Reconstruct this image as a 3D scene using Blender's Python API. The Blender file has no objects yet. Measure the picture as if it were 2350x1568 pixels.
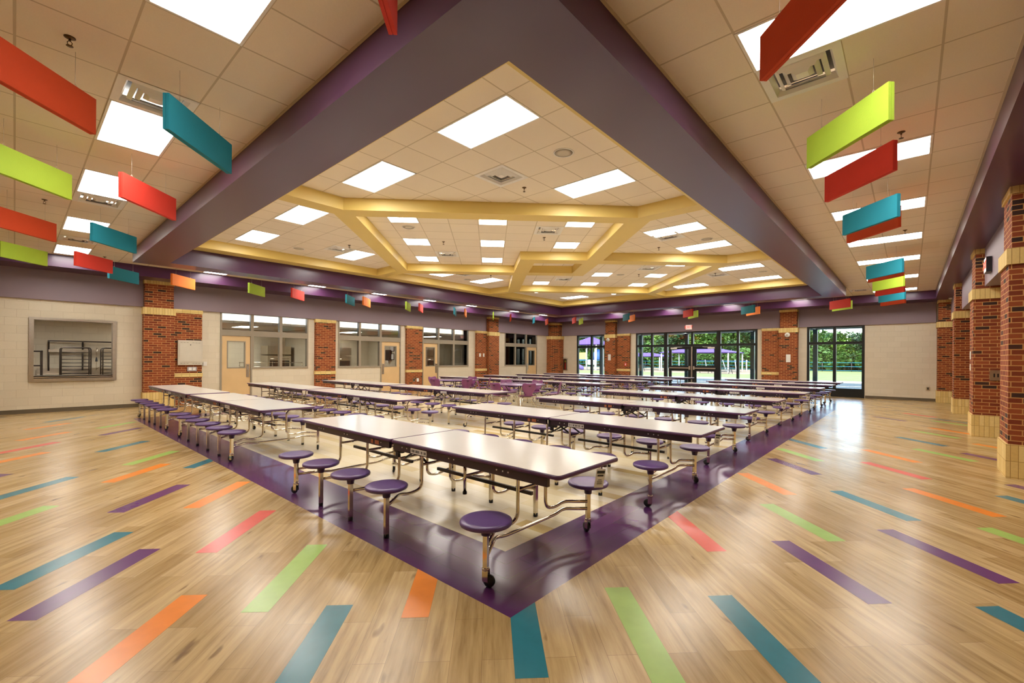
import bpy, math, random
from mathutils import Vector, Matrix, Euler
random.seed(7)
D = bpy.data; SC = bpy.context.scene; COL = SC.collection
PI = math.pi; R = math.radians

# ---------------------------------------------------------------- camera
cd = D.cameras.new('camera'); cam = D.objects.new('camera', cd); COL.objects.link(cam)
cd.sensor_fit = 'HORIZONTAL'; cd.sensor_width = 36.0; cd.lens = 36.0 * 1019.4 / 2350.0
cd.shift_x = -14.7 / 2350.0; cd.shift_y = 41.03 / 2350.0; cd.clip_start = 0.05; cd.clip_end = 400
cam.location = (-1.858, -1.685, 1.46)
cam.matrix_world = (Matrix.Translation(cam.location) @ Matrix.Rotation(R(41.402 - 90), 4, 'Z')
                    @ Matrix.Rotation(R(90), 4, 'X') @ Matrix.Rotation(R(0.376), 4, 'Z'))
SC.camera = cam
# ---------------------------------------------------------------- world, sun, exposure
w = D.worlds.new('sky'); SC.world = w; w.use_nodes = True
nt = w.node_tree; bgn = nt.nodes['Background']
sky = nt.nodes.new('ShaderNodeTexSky'); sky.sky_type = 'NISHITA'; sky.sun_disc = False
sky.sun_elevation = R(48); sky.sun_rotation = R(250); sky.dust_density = 2.0; sky.altitude = 100
nt.links.new(sky.outputs[0], bgn.inputs[0]); bgn.inputs[1].default_value = 1.35
sd = D.lights.new('sun', 'SUN'); sd.energy = 3.0; sd.angle = R(0.6); sd.color = (1, .95, .85)
sun = D.objects.new('sun', sd); COL.objects.link(sun); sun.rotation_euler = (R(42), 0, R(-68))
SC.view_settings.view_transform = 'Standard'; SC.view_settings.look = 'None'
SC.view_settings.gamma = 1.0; SC.view_settings.use_curve_mapping = False
SC.view_settings.exposure = 0.0
PANEL = 21.0          # brightness of the ceiling light panels
SC.cycles.use_denoising = True
SC.cycles.max_bounces = 8; SC.cycles.diffuse_bounces = 5; SC.cycles.glossy_bounces = 5
SC.cycles.transparent_max_bounces = 12; SC.cycles.sample_clamp_indirect = 6.0
SC.cycles.caustics_reflective = False; SC.cycles.caustics_refractive = False

# ---------------------------------------------------------------- helpers
class MB:
    """collects geometry, then links it as ONE mesh object"""
    def __init__(s): s.v = []; s.f = []; s.m = []; s.s = []
    def face(s, pts, m=0, sm=False):
        n = len(s.v); s.v += [tuple(p) for p in pts]; s.f.append(tuple(range(n, n + len(pts)))); s.m.append(m); s.s.append(sm)
    def box(s, x0, y0, z0, x1, y1, z1, m=0):
        if x0 > x1: x0, x1 = x1, x0
        if y0 > y1: y0, y1 = y1, y0
        if z0 > z1: z0, z1 = z1, z0
        n = len(s.v)
        s.v += [(x0,y0,z0),(x1,y0,z0),(x1,y1,z0),(x0,y1,z0),(x0,y0,z1),(x1,y0,z1),(x1,y1,z1),(x0,y1,z1)]
        for f in ((0,3,2,1),(4,5,6,7),(0,1,5,4),(1,2,6,5),(2,3,7,6),(3,0,4,7)):
            s.f.append(tuple(n + i for i in f)); s.m.append(m); s.s.append(False)
        return s
    def prism(s, poly, z0, z1, m=0, mside=None, sm=False):
        n = len(s.v); k = len(poly)
        s.v += [(p[0], p[1], z0) for p in poly] + [(p[0], p[1], z1) for p in poly]
        s.f.append(tuple(n + i for i in reversed(range(k)))); s.m.append(m); s.s.append(False)
        s.f.append(tuple(n + k + i for i in range(k))); s.m.append(m); s.s.append(False)
        for i in range(k):
            j = (i + 1) % k
            s.f.append((n + i, n + j, n + k + j, n + k + i)); s.m.append(m if mside is None else mside); s.s.append(sm)
        return s
    def loops(s, rings, m=0, sm=True, cap0=True, cap1=True, ms=None):
        k = len(rings[0]); n = len(s.v)
        for r in rings: s.v += [tuple(p) for p in r]
        for a in range(len(rings) - 1):
            for i in range(k):
                j = (i + 1) % k
                s.f.append((n + a*k + i, n + a*k + j, n + (a+1)*k + j, n + (a+1)*k + i)); s.m.append(m if ms is None else ms[a]); s.s.append(sm)
        if cap0: s.f.append(tuple(n + i for i in reversed(range(k)))); s.m.append(m if ms is None else ms[0]); s.s.append(False)
        if cap1: s.f.append(tuple(n + (len(rings)-1)*k + i for i in range(k))); s.m.append(m if ms is None else ms[-1]); s.s.append(False)
        return s
    def lathe(s, prof, seg=20, c=(0,0,0), m=0, ax='z', sm=True):
        rings = []
        for r, z in prof:
            ring = []
            for i in range(seg):
                a = 2*PI*i/seg; x, y = r*math.cos(a), r*math.sin(a)
                if ax == 'z': p = (c[0]+x, c[1]+y, c[2]+z)
                elif ax == 'x': p = (c[0]+z, c[1]+x, c[2]+y)
                else: p = (c[0]+y, c[1]+z, c[2]+x)
                ring.append(p)
            rings.append(ring)
        return s.loops(rings, m, sm)
    def tube(s, pts, r, seg=8, m=0, cap=True):
        P = [Vector(p) for p in pts]
        t = (P[1] - P[0]).normalized(); u = t.orthogonal().normalized(); rings = []
        for i, p in enumerate(P):
            if i == 0: tn = (P[1]-P[0]).normalized()
            elif i == len(P)-1: tn = (P[-1]-P[-2]).normalized()
            else: tn = ((P[i+1]-P[i]).normalized() + (P[i]-P[i-1]).normalized()).normalized()
            u = (u - tn * u.dot(tn)).normalized(); v = tn.cross(u)
            rings.append([p + (u*math.cos(2*PI*k/seg) + v*math.sin(2*PI*k/seg))*r for k in range(seg)])
        return s.loops(rings, m, True, cap, cap)
    def build(s, name, mats, parent=None, kind=None, loc=None, **tags):
        me = D.meshes.new(name); me.from_pydata(s.v, [], s.f); me.update()
        if not isinstance(mats, (list, tuple)): mats = [mats]
        for m in mats: me.materials.append(m)
        me.polygons.foreach_set('material_index', s.m); me.polygons.foreach_set('use_smooth', s.s)
        o = D.objects.new(name, me); COL.objects.link(o)
        if parent is not None: o.parent = parent
        if loc is not None: o.location = loc
        if kind: o['kind'] = kind
        for k, v in tags.items(): o[k] = v
        return o

def fillet(pts, rad, n=5):
    """round the inner corners of a polyline"""
    P = [Vector(p) for p in pts]; out = [P[0]]
    for i in range(1, len(P)-1):
        a = (P[i-1]-P[i]); b = (P[i+1]-P[i]); d = min(rad, a.length*.49, b.length*.49)
        p0 = P[i] + a.normalized()*d; p1 = P[i] + b.normalized()*d
        for k in range(n+1):
            t = k/n; out.append(p0*(1-t)**2 + P[i]*2*t*(1-t) + p1*t*t)
    out.append(P[-1]); return out

def thing(name, label, cat, loc=(0,0,0), rz=0, group=None, kind=None):
    o = D.objects.new(name, None); COL.objects.link(o); o.location = loc; o.rotation_euler = (0,0,rz)
    o.empty_display_size = .1
    if label: o['label'] = label
    if cat: o['category'] = cat
    if group: o['group'] = group
    if kind: o['kind'] = kind
    return o
def tag(o, label, cat, group=None):
    o['label'] = label; o['category'] = cat
    if group: o['group'] = group
    return o
def dup(o, parent=None, label=None, loc=None, rz=None):
    c = o.copy(); COL.objects.link(c)
    if parent is not None: c.parent = parent
    for ch in list(o.children): dup(ch, c)
    if label: c['label'] = label
    if loc is not None: c.location = loc
    if rz is not None: c.rotation_euler = (0,0,rz)
    return c
def rrect(x0, y0, x1, y1, r, n=5):
    out = []
    for cx, cy, a0 in ((x1-r,y1-r,0),(x0+r,y1-r,90),(x0+r,y0+r,180),(x1-r,y0+r,270)):
        for i in range(n+1):
            a = R(a0 + 90*i/n); out.append((cx+r*math.cos(a), cy+r*math.sin(a)))
    return out
def ordn(i): return ['first','second','third','fourth','fifth','sixth','seventh','eighth','ninth','tenth','eleventh','twelfth','thirteenth','fourteenth','fifteenth','sixteenth'][i]

# ---------------------------------------------------------------- materials
def mat(name, col, rough=.5, metal=0.0, var=.06, nscale=6.0, spec=.5, coat=0, emis=None, estr=0, bump=0, bscale=80):
    m = D.materials.new(name); m.use_nodes = True; t = m.node_tree; b = t.nodes['Principled BSDF']
    b.inputs['Roughness'].default_value = rough; b.inputs['Metallic'].default_value = metal
    b.inputs['Specular IOR Level'].default_value = spec; b.inputs['Coat Weight'].default_value = coat
    tc = t.nodes.new('ShaderNodeTexCoord'); nz = t.nodes.new('ShaderNodeTexNoise'); nz.inputs['Scale'].default_value = nscale
    t.links.new(tc.outputs['Object'], nz.inputs['Vector'])
    mx = t.nodes.new('ShaderNodeMix'); mx.data_type = 'RGBA'
    mx.inputs[6].default_value = (col[0]*(1-var), col[1]*(1-var), col[2]*(1-var), 1)
    mx.inputs[7].default_value = (min(1,col[0]*(1+var)), min(1,col[1]*(1+var)), min(1,col[2]*(1+var)), 1)
    t.links.new(nz.outputs['Fac'], mx.inputs[0]); t.links.new(mx.outputs[2], b.inputs['Base Color'])
    if emis: b.inputs['Emission Color'].default_value = (*emis, 1); b.inputs['Emission Strength'].default_value = estr
    if bump:
        n2 = t.nodes.new('ShaderNodeTexNoise'); n2.inputs['Scale'].default_value = bscale; t.links.new(tc.outputs['Object'], n2.inputs['Vector'])
        bp = t.nodes.new('ShaderNodeBump'); bp.inputs['Strength'].default_value = bump; bp.inputs['Distance'].default_value = .01
        t.links.new(n2.outputs['Fac'], bp.inputs['Height']); t.links.new(bp.outputs[0], b.inputs['Normal'])
    return m

def N(t, typ, **kw):
    n = t.nodes.new(typ)
    for k, v in kw.items(): setattr(n, k, v)
    return n
def ramp(t, stops, interp='LINEAR'):
    r = t.nodes.new('ShaderNodeValToRGB'); r.color_ramp.interpolation = interp; e = r.color_ramp.elements
    while len(e) > 1: e.remove(e[-1])
    e[0].position = stops[0][0]; e[0].color = (*stops[0][1], 1)
    for p, c in stops[1:]:
        x = e.new(p); x.color = (*c, 1)
    return r
def wall_uv(t):
    """coordinates that run along a wall (x or y) and up (z)"""
    g = N(t, 'ShaderNodeNewGeometry'); sp = N(t, 'ShaderNodeSeparateXYZ'); sn = N(t, 'ShaderNodeSeparateXYZ')
    t.links.new(g.outputs['Position'], sp.inputs[0]); t.links.new(g.outputs['True Normal'], sn.inputs[0])
    ab = N(t, 'ShaderNodeMath', operation='ABSOLUTE'); t.links.new(sn.outputs[0], ab.inputs[0])
    gt = N(t, 'ShaderNodeMath', operation='GREATER_THAN'); gt.inputs[1].default_value = .5; t.links.new(ab.outputs[0], gt.inputs[0])
    mx = N(t, 'ShaderNodeMix'); t.links.new(gt.outputs[0], mx.inputs[0]); t.links.new(sp.outputs[0], mx.inputs[2]); t.links.new(sp.outputs[1], mx.inputs[3])
    cb = N(t, 'ShaderNodeCombineXYZ'); t.links.new(mx.outputs[0], cb.inputs[0]); t.links.new(sp.outputs[2], cb.inputs[1])
    return cb.outputs[0]
def brick(name, bw, bh, mortar, stops, mcol, rough=.8, offset=.5, uv='wall', msmooth=.1, bump=.4, shift=(0,0), rot=0, noise=.12, spec=.5, nsc=30):
    m = D.materials.new(name); m.use_nodes = True; t = m.node_tree; b = t.nodes['Principled BSDF']
    b.inputs['Roughness'].default_value = rough; b.inputs['Specular IOR Level'].default_value = spec
    if uv == 'wall': vec = wall_uv(t)
    else:
        g = N(t, 'ShaderNodeNewGeometry'); vec = g.outputs['Position']
    mp = N(t, 'ShaderNodeMapping'); mp.inputs['Rotation'].default_value = (0,0,rot); t.links.new(vec, mp.inputs[0])
    mp2 = N(t, 'ShaderNodeMapping'); mp2.inputs['Location'].default_value = (shift[0], shift[1], 0); t.links.new(mp.outputs[0], mp2.inputs[0])
    br = N(t, 'ShaderNodeTexBrick'); br.offset = offset; br.inputs['Scale'].default_value = 1
    br.inputs['Color1'].default_value = (0,0,0,1); br.inputs['Color2'].default_value = (1,1,1,1); br.inputs['Mortar'].default_value = (.5,.5,.5,1)
    br.inputs['Mortar Size'].default_value = mortar; br.inputs['Mortar Smooth'].default_value = msmooth
    br.inputs['Brick Width'].default_value = bw; br.inputs['Row Height'].default_value = bh
    t.links.new(mp2.outputs[0], br.inputs['Vector'])
    rp = ramp(t, stops); t.links.new(br.outputs['Color'], rp.inputs[0])
    nz = N(t, 'ShaderNodeTexNoise'); nz.inputs['Scale'].default_value = nsc; t.links.new(vec, nz.inputs['Vector'])
    hs = N(t, 'ShaderNodeHueSaturation'); t.links.new(rp.outputs[0], hs.inputs['Color'])
    mr = N(t, 'ShaderNodeMapRange'); mr.inputs[3].default_value = 1-noise; mr.inputs[4].default_value = 1+noise
    t.links.new(nz.outputs['Fac'], mr.inputs[0]); t.links.new(mr.outputs[0], hs.inputs['Value'])
    mx = N(t, 'ShaderNodeMix', data_type='RGBA'); t.links.new(br.outputs['Fac'], mx.inputs[0])
    t.links.new(hs.outputs[0], mx.inputs[6]); mx.inputs[7].default_value = (*mcol, 1)
    t.links.new(mx.outputs[2], b.inputs['Base Color'])
    if bump:
        bp = N(t, 'ShaderNodeBump'); bp.invert = True; bp.inputs['Strength'].default_value = bump; bp.inputs['Distance'].default_value = .004
        t.links.new(br.outputs['Fac'], bp.inputs['Height']); t.links.new(bp.outputs[0], b.inputs['Normal'])
    return m

BRK = [(0,(.035,.014,.010)),(.10,(.05,.018,.010)),(.14,(.19,.032,.009)),(.5,(.24,.047,.012)),(1,(.31,.072,.018))]
M = {}
M['brick'] = brick('red_brick', .2032, .0677, .006, BRK, (.55,.28,.09), rough=.85)
M['ybrick'] = brick('yellow_soldier_brick', .0677, .2032, .0035, [(0,(.70,.50,.17)),(1,(.80,.62,.26))], (.42,.25,.07), rough=.8, offset=0, shift=(0,-.0135))
M['ybrickc'] = brick('yellow_cap_brick', .2032, .12, .0035, [(0,(.72,.52,.18)),(1,(.80,.62,.26))], (.45,.28,.08), rough=.8, offset=0, shift=(.1,.03))
M['cmu'] = brick('painted_block', .4064, .2032, .004, [(0,(.70,.62,.47)),(1,(.74,.66,.51))], (.62,.54,.40), rough=.55, bump=.6, msmooth=.6, noise=.03)
TILE = [(0,(.80,.71,.58)),(1,(.83,.74,.61))]
M['tile'] = brick('ceiling_tile', .6096, .6096, .009, TILE, (.55,.46,.33), rough=.9, offset=0, uv='xy', shift=(.65,.65), bump=.2, noise=.05, nsc=120)
M['tilec'] = brick('coffer_tile', .6096, .6096, .009, TILE, (.55,.46,.33), rough=.9, offset=0, uv='xy', shift=(-1.61,-1.57), bump=.2, noise=.05, nsc=120)
M['tiled'] = brick('coffer_tile_diagonal', .6096, .6096, .009, TILE, (.55,.46,.33), rough=.9, offset=0, uv='xy', rot=R(-45), shift=(-.0,-.0), bump=.2, noise=.05, nsc=120)
M['purple'] = mat('purple_paint', (.070,.022,.068), .28, var=.05, nscale=1.5)
M['mauve'] = mat('mauve_paint', (.27,.20,.235), .5, var=.03, nscale=2)
M['yellow'] = mat('yellow_paint', (.70,.52,.15), .42, var=.03, nscale=2)
M['base'] = mat('vinyl_base', (.13,.10,.06), .5)
M['white'] = mat('white_plastic', (.8,.78,.72), .4)
M['whitem'] = mat('white_enamel', (.82,.80,.76), .35)
M['chrome'] = mat('chrome_tube', (.72,.66,.56), .13, 1.0, var=.03)
M['steel'] = mat('stainless_steel', (.60,.54,.45), .28, 1.0, var=.08, nscale=20)
M['dsteel'] = mat('dark_rack_metal', (.07,.055,.045), .35, .6)
M['black'] = mat('black_steel', (.012,.010,.012), .35)
M['rubber'] = mat('black_rubber', (.010,.010,.010), .45)
M['apron'] = mat('dark_plum_apron', (.030,.013,.028), .35)
M['edge'] = mat('purple_edge_band', (.10,.035,.11), .35)
M['lam'] = mat('white_laminate', (.80,.77,.72), .16, var=.02, spec=.6)
M['seat'] = mat('purple_seat_plastic', (.12,.06,.21), .30, var=.06)
M['seatd'] = mat('dark_purple_hub', (.045,.02,.075), .4)
M['chair'] = mat('plum_chair_shell', (.17,.035,.13), .32)
M['ptop'] = mat('lilac_laminate', (.33,.22,.40), .18, spec=.6)
M['frame'] = mat('taupe_metal_frame', (.32,.27,.20), .45)
M['store'] = mat('black_storefront_metal', (.006,.008,.008), .3)
M['green'] = mat('dark_green_post', (.010,.05,.055), .35)
M['maple'] = mat('maple_veneer', (.72,.50,.25), .4, var=.08, nscale=3)
M['red'] = mat('red_felt_board', (.62,.035,.018), .8, bump=.25)
M['orange'] = mat('orange_felt_board', (.80,.20,.02), .8, bump=.25)
M['rust'] = mat('red_orange_felt_board', (.58,.055,.008), .8, bump=.25)
M['teal'] = mat('teal_felt_board', (.005,.20,.27), .8, bump=.25)
M['lime'] = mat('lime_felt_board', (.36,.52,.035), .8, bump=.25)
M['brass'] = mat('sprinkler_metal', (.12,.07,.03), .4, .8)
M['wire'] = mat('hanger_wire', (.55,.5,.42), .4, .6)
M['redp'] = mat('red_plastic', (.7,.04,.03), .4)
M['paper'] = mat('paper', (.85,.82,.78), .7)
M['ink'] = mat('black_ink', (.05,.045,.045), .7)
M['oranges'] = mat('orange_sticker', (.42,.13,.05), .6)
M['fabric'] = mat('purple_shade_cloth', (.10,.05,.26), .7)
M['yellowp'] = mat('yellow_play_panel', (.75,.55,.10), .5)
M['bluep'] = mat('blue_play_plastic', (.03,.12,.35), .4)
M['slide'] = mat('violet_slide_plastic', (.16,.13,.50), .4)
M['concrete'] = mat('concrete', (.33,.31,.27), .8, bump=.1)
M['asphalt'] = mat('asphalt', (.05,.07,.068), .85, bump=.2)
M['grass'] = mat('lawn', (.17,.21,.05), .9, var=.3, nscale=.5)
M['grassd'] = mat('tall_grass', (.06,.12,.02), .9, var=.4, nscale=1.5)
M['mulch'] = mat('play_mulch', (.26,.20,.12), .9, var=.15, nscale=2)
M['leaf1'] = mat('leaves_light', (.10,.19,.022), .6, var=.5, nscale=.8)
M['leaf2'] = mat('leaves_mid', (.05,.12,.016), .6, var=.5, nscale=.8)
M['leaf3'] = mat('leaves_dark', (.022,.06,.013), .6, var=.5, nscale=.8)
M['bark'] = mat('bark', (.25,.2,.14), .9, var=.2)
M['roofw'] = mat('canopy_white', (.75,.75,.72), .5)
M['cork'] = mat('light_tan_wall', (.60,.53,.42), .6)
M['light'] = mat('light_diffuser', (.9,.9,.9), .6, emis=(1,.955,.88), estr=PANEL)
M['exitl'] = mat('lit_sign_face', (.85,.75,.7), .5, emis=(1,.78,.7), estr=.5)
M['exitr'] = mat('lit_red_letters', (.8,.1,.05), .5, emis=(1,.08,.04), estr=.7)
M['tipl'] = mat('lamp_glow', (.9,.9,.9), .6, emis=(1,.95,.88), estr=6)

def glass(name, tint=(1,1,1)):
    m = D.materials.new(name); m.use_nodes = True; t = m.node_tree; t.nodes.remove(t.nodes['Principled BSDF'])
    tr = N(t, 'ShaderNodeBsdfTransparent'); tr.inputs[0].default_value = (*tint, 1)
    gl = N(t, 'ShaderNodeBsdfGlossy'); gl.inputs['Roughness'].default_value = .0
    fr = N(t, 'ShaderNodeFresnel'); fr.inputs[0].default_value = 1.5
    nz = N(t, 'ShaderNodeTexNoise'); nz.inputs['Scale'].default_value = .8
    mr = N(t, 'ShaderNodeMapRange'); mr.inputs[3].default_value = 1.4; mr.inputs[4].default_value = 1.6; t.links.new(nz.outputs[0], mr.inputs[0])
    ml = N(t, 'ShaderNodeMath', operation='MULTIPLY'); t.links.new(fr.outputs[0], ml.inputs[0]); t.links.new(mr.outputs[0], ml.inputs[1])
    mx = N(t, 'ShaderNodeMixShader'); t.links.new(ml.outputs[0], mx.inputs[0]); t.links.new(tr.outputs[0], mx.inputs[1]); t.links.new(gl.outputs[0], mx.inputs[2])
    t.links.new(mx.outputs[0], t.nodes['Material Output'].inputs[0]); return m
M['glass'] = glass('window_glass', (.96,.98,.97))

def floor_mat(name, cols, seam, rot, pw=.154, pl=.93, grain=True, rough=.24, shift=(0,0)):
    m = D.materials.new(name); m.use_nodes = True; t = m.node_tree; b = t.nodes['Principled BSDF']
    g = N(t, 'ShaderNodeNewGeometry')
    mp = N(t, 'ShaderNodeMapping'); mp.inputs['Rotation'].default_value = (0,0,rot); t.links.new(g.outputs['Position'], mp.inputs[0])
    mp2 = N(t, 'ShaderNodeMapping'); mp2.inputs['Location'].default_value = (*shift,0); t.links.new(mp.outputs[0], mp2.inputs[0])
    br = N(t, 'ShaderNodeTexBrick'); br.offset = .37; br.offset_frequency = 2; br.inputs['Scale'].default_value = 1
    br.inputs['Color1'].default_value = (0,0,0,1); br.inputs['Color2'].default_value = (1,1,1,1); br.inputs['Mortar'].default_value = (.5,.5,.5,1)
    br.inputs['Mortar Size'].default_value = .0010; br.inputs['Mortar Smooth'].default_value = .2
    br.inputs['Brick Width'].default_value = pl; br.inputs['Row Height'].default_value = pw
    t.links.new(mp2.outputs[0], br.inputs['Vector'])
    rp = ramp(t, cols); t.links.new(br.outputs['Color'], rp.inputs[0]); last = rp.outputs[0]
    if grain:
        mg = N(t, 'ShaderNodeMapping'); mg.inputs['Scale'].default_value = (1.6, 22, 1); t.links.new(mp.outputs[0], mg.inputs[0])
        nz = N(t, 'ShaderNodeTexNoise'); nz.inputs['Scale'].default_value = 1.0; nz.inputs['Detail'].default_value = 6; nz.inputs['Roughness'].default_value = .62
        t.links.new(mg.outputs[0], nz.inputs['Vector'])
        r2 = ramp(t, [(.28,(.42,.34,.26)),(.45,(.82,.78,.72)),(.6,(1.05,1.05,1.05)),(.75,(1.2,1.2,1.2))]); t.links.new(nz.outputs['Fac'], r2.inputs[0])
        mm = N(t, 'ShaderNodeMix', data_type='RGBA', blend_type='MULTIPLY'); mm.inputs[0].default_value = .75
        t.links.new(last, mm.inputs[6]); t.links.new(r2.outputs[0], mm.inputs[7]); last = mm.outputs[2]
        mg2 = N(t, 'ShaderNodeMapping'); mg2.inputs['Scale'].default_value = (3.2, 12, 1); t.links.new(mp.outputs[0], mg2.inputs[0])
        n2 = N(t, 'ShaderNodeTexNoise'); n2.inputs['Scale'].default_value = 1.0; n2.inputs['Detail'].default_value = 2; t.links.new(mg2.outputs[0], n2.inputs['Vector'])
        r3 = ramp(t, [(.26,(.30,.22,.16)),(.33,(1,1,1))]); t.links.new(n2.outputs['Fac'], r3.inputs[0])
        m3 = N(t, 'ShaderNodeMix', data_type='RGBA', blend_type='MULTIPLY'); m3.inputs[0].default_value = .7
        t.links.new(last, m3.inputs[6]); t.links.new(r3.outputs[0], m3.inputs[7]); last = m3.outputs[2]
    mx = N(t, 'ShaderNodeMix', data_type='RGBA'); t.links.new(br.outputs['Fac'], mx.inputs[0]); t.links.new(last, mx.inputs[6]); mx.inputs[7].default_value = (*seam, 1)
    t.links.new(mx.outputs[2], b.inputs['Base Color'])
    nr = N(t, 'ShaderNodeTexNoise'); nr.inputs['Scale'].default_value = 1.3; t.links.new(g.outputs['Position'], nr.inputs['Vector'])
    mr = N(t, 'ShaderNodeMapRange'); mr.inputs[3].default_value = rough-.06; mr.inputs[4].default_value = rough+.06; t.links.new(nr.outputs['Fac'], mr.inputs[0])
    t.links.new(mr.outputs[0], b.inputs['Roughness']); b.inputs['Specular IOR Level'].default_value = .55
    return m
M['wood'] = floor_mat('oak_plank_floor', [(0,(.44,.29,.115)),(.5,(.52,.36,.155)),(1,(.60,.43,.21))], (.25,.15,.07), R(-45))
M['fpx'] = floor_mat('purple_floor_band', [(0,(.085,.022,.10)),(1,(.11,.03,.125))], (.05,.012,.055), 0, grain=False, rough=.2)
M['fpy'] = floor_mat('purple_floor_band_side', [(0,(.085,.022,.10)),(1,(.11,.03,.125))], (.05,.012,.055), R(90), grain=False, rough=.2)
M['cream'] = floor_mat('cream_and_gold_plank_floor', [(0,(.60,.44,.17)),(.10,(.62,.46,.19)),(.14,(.72,.60,.36)),(.5,(.76,.66,.44)),(1,(.80,.72,.54))], (.5,.4,.22), R(90), grain=False, rough=.2)
for nme, c in (('teal',(.02,.19,.25)),('purple',(.13,.035,.16)),('red',(.72,.10,.07)),('orange',(.85,.26,.03)),('green',(.36,.55,.13))):
    M['pl_'+nme] = mat('plank_'+nme, c, .24, var=.12, nscale=9, spec=.55)
M['tiled'].node_tree.nodes['Mapping.001'].inputs['Location'].default_value = (-.213, -.399, 0)
M['ybrickb'] = brick('yellow_band_brick', .0677, .2032, .0035, [(0,(.70,.50,.17)),(1,(.80,.62,.26))], (.42,.25,.07), rough=.8, offset=0, shift=(0,-.0584))

# ================================================================= SETTING
X0, X1, Y0, Y1 = -6.2, 20.65, -5.4, 15.165     # room limits
CZ, CC, RZ, BZ = 3.988, 4.306, 4.09, 3.69      # side ceiling, coffer ceiling, yellow soffit, beam underside
BX0, BX1, BY0, BY1 = -.03, 16.88, -.04, 12.06  # outer edges of the purple beam square
IX0, IX1, IY0, IY1 = .575, 16.28, .575, 11.48  # inner edges

# ---- floor: planks, band and centre field, coloured boards let in
fl = MB()
FX1, FY1, BW = 16.9, 12.1, .612
def rect(x0,y0,x1,y1,m,z=0): fl.face([(x0,y0,z),(x1,y0,z),(x1,y1,z),(x0,y1,z)], m)
rect(X0,Y0,X1,0,0); rect(X0,FY1,X1,Y1,0); rect(X0,0,0,FY1,0); rect(FX1,0,X1,FY1,0)
a, b2 = BW, 0
fl.face([(0,0,0),(FX1,0,0),(FX1-BW,BW,0),(BW,BW,0)], 1); fl.face([(FX1,FY1,0),(0,FY1,0),(BW,FY1-BW,0),(FX1-BW,FY1-BW,0)], 1)
fl.face([(0,FY1,0),(0,0,0),(BW,BW,0),(BW,FY1-BW,0)], 2); fl.face([(FX1,0,0),(FX1,FY1,0),(FX1-BW,FY1-BW,0),(FX1-BW,BW,0)], 2)
fl.face([(BW,BW,0),(FX1-BW,BW,0),(FX1-BW,FY1-BW,0),(BW,FY1-BW,0)], 3)
PLK = [(-21,.46,'teal'),(-18,.11,'purple'),(-15,.95,'red'),(-13,-.59,'orange'),(-10,.13,'green'),(-7,-.75,'teal'),(-4,.03,'orange'),(0,-.48,'teal'),
 (4,-.63,'green'),(8,-.76,'teal'),(10,.79,'red'),(14,.03,'purple'),(21,.22,'purple'),(24,1.34,'teal'),(30,1.40,'orange'),(17,.93,'green'),(20,2.15,'orange'),
 (-24,1.88,'purple'),(-20,1.98,'orange'),(-27,3.6,'teal'),(-33,3.8,'green'),(-30,2.93,'orange'),(-40,4.67,'teal'),(-34,2.27,'teal'),(-29,1.18,'green'),(-40,2.45,'purple'),
 (-54,5.68,'orange'),(-49,4.6,'red'),(-45,3.76,'orange'),(-61,6.9,'orange'),(-65,7.95,'teal'),(-48,6.2,'purple'),(-53,7.05,'green'),
 (35,4.6,'teal'),(30,3.7,'green'),(26,2.96,'purple'),(39,3.56,'orange'),(34,2.69,'red'),(45,3.6,'green'),(50,4.72,'teal'),(62,5.85,'orange'),(48,3.24,'purple'),(39,1.5,'purple'),
 (35,1.09,'teal'),(27,.22,'green'),(55,4.0,'rust'),(65,7.8,'purple'),(75,8.5,'red'),(73,7.42,'teal'),(70,6.95,'green'),(57,5.46,'green'),(18,-.96,'teal'),(60,3.4,'teal'),(52,1.9,'orange'),(-8,-2.2,'purple'),(5,-2.3,'red')]
PM = {'teal':4,'purple':5,'red':6,'orange':7,'green':8,'rust':7}
def clip(poly, f):
    out = []
    for i in range(len(poly)):
        p, q = poly[i], poly[(i+1) % len(poly)]; fp, fq = f(p), f(q)
        if fp >= 0: out.append(p)
        if fp*fq < 0: t = fp/(fp-fq); out.append((p[0]+(q[0]-p[0])*t, p[1]+(q[1]-p[1])*t))
    return out
for k, s0, c in PLK:
    q = []
    for s_, t_ in ((s0,k*.154),(s0+.93,k*.154),(s0+.93,(k+1)*.154),(s0,(k+1)*.154)):
        q.append(((s_+t_)/2**.5, (s_-t_)/2**.5))
    parts = [clip(q, lambda p: -p[1])] if q[1][0] > q[1][1] and k >= 0 else [clip(q, lambda p: -p[0])]
    if k in (-1, 0): parts = [clip(q, lambda p: -p[1]), clip(clip(q, lambda p: p[1]), lambda p: -p[0])]
    for p in parts:
        if len(p) > 2: fl.face([(x, y, .0006) for x, y in reversed(p)], PM[c])
fl.build('floor', [M['wood'],M['fpx'],M['fpy'],M['cream'],M['pl_teal'],M['pl_purple'],M['pl_red'],M['pl_orange'],M['pl_green']], kind='structure')

# ---- ceilings
def flatmesh(name, quads, mats, z=None):
    m = MB()
    for x0,y0,x1,y1,zz,k in quads: m.face([(x0,y0,zz),(x0,y1,zz),(x1,y1,zz),(x1,y0,zz)], k)
    return m
PF, PFX, PYR = 14.2, 19.45, -2.35    # faces of the outer purple drop
from mathutils.geometry import tessellate_polygon
VENT_O = [(-.955,3.92,0),(-.955,8.19,0),(-.955,11.85,0),(2.73,-.96,0),(9.12,-.96,0),(17.93,-.355,0)]
VENT_C = [(3.14,3.10,0),(3.75,9.50,0),(8.06,2.50,0),(8.10,9.55,0),(13.55,3.1,0),(5.92,4.31,45),(5.9,7.76,45),(10.96,7.5,45),(11.1,4.4,45)]
def sq(x, y, a, h=.24):
    return [(x+h*1.41421*math.cos(R(a+45+90*k)), y+h*1.41421*math.sin(R(a+45+90*k))) for k in range(4)]
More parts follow.
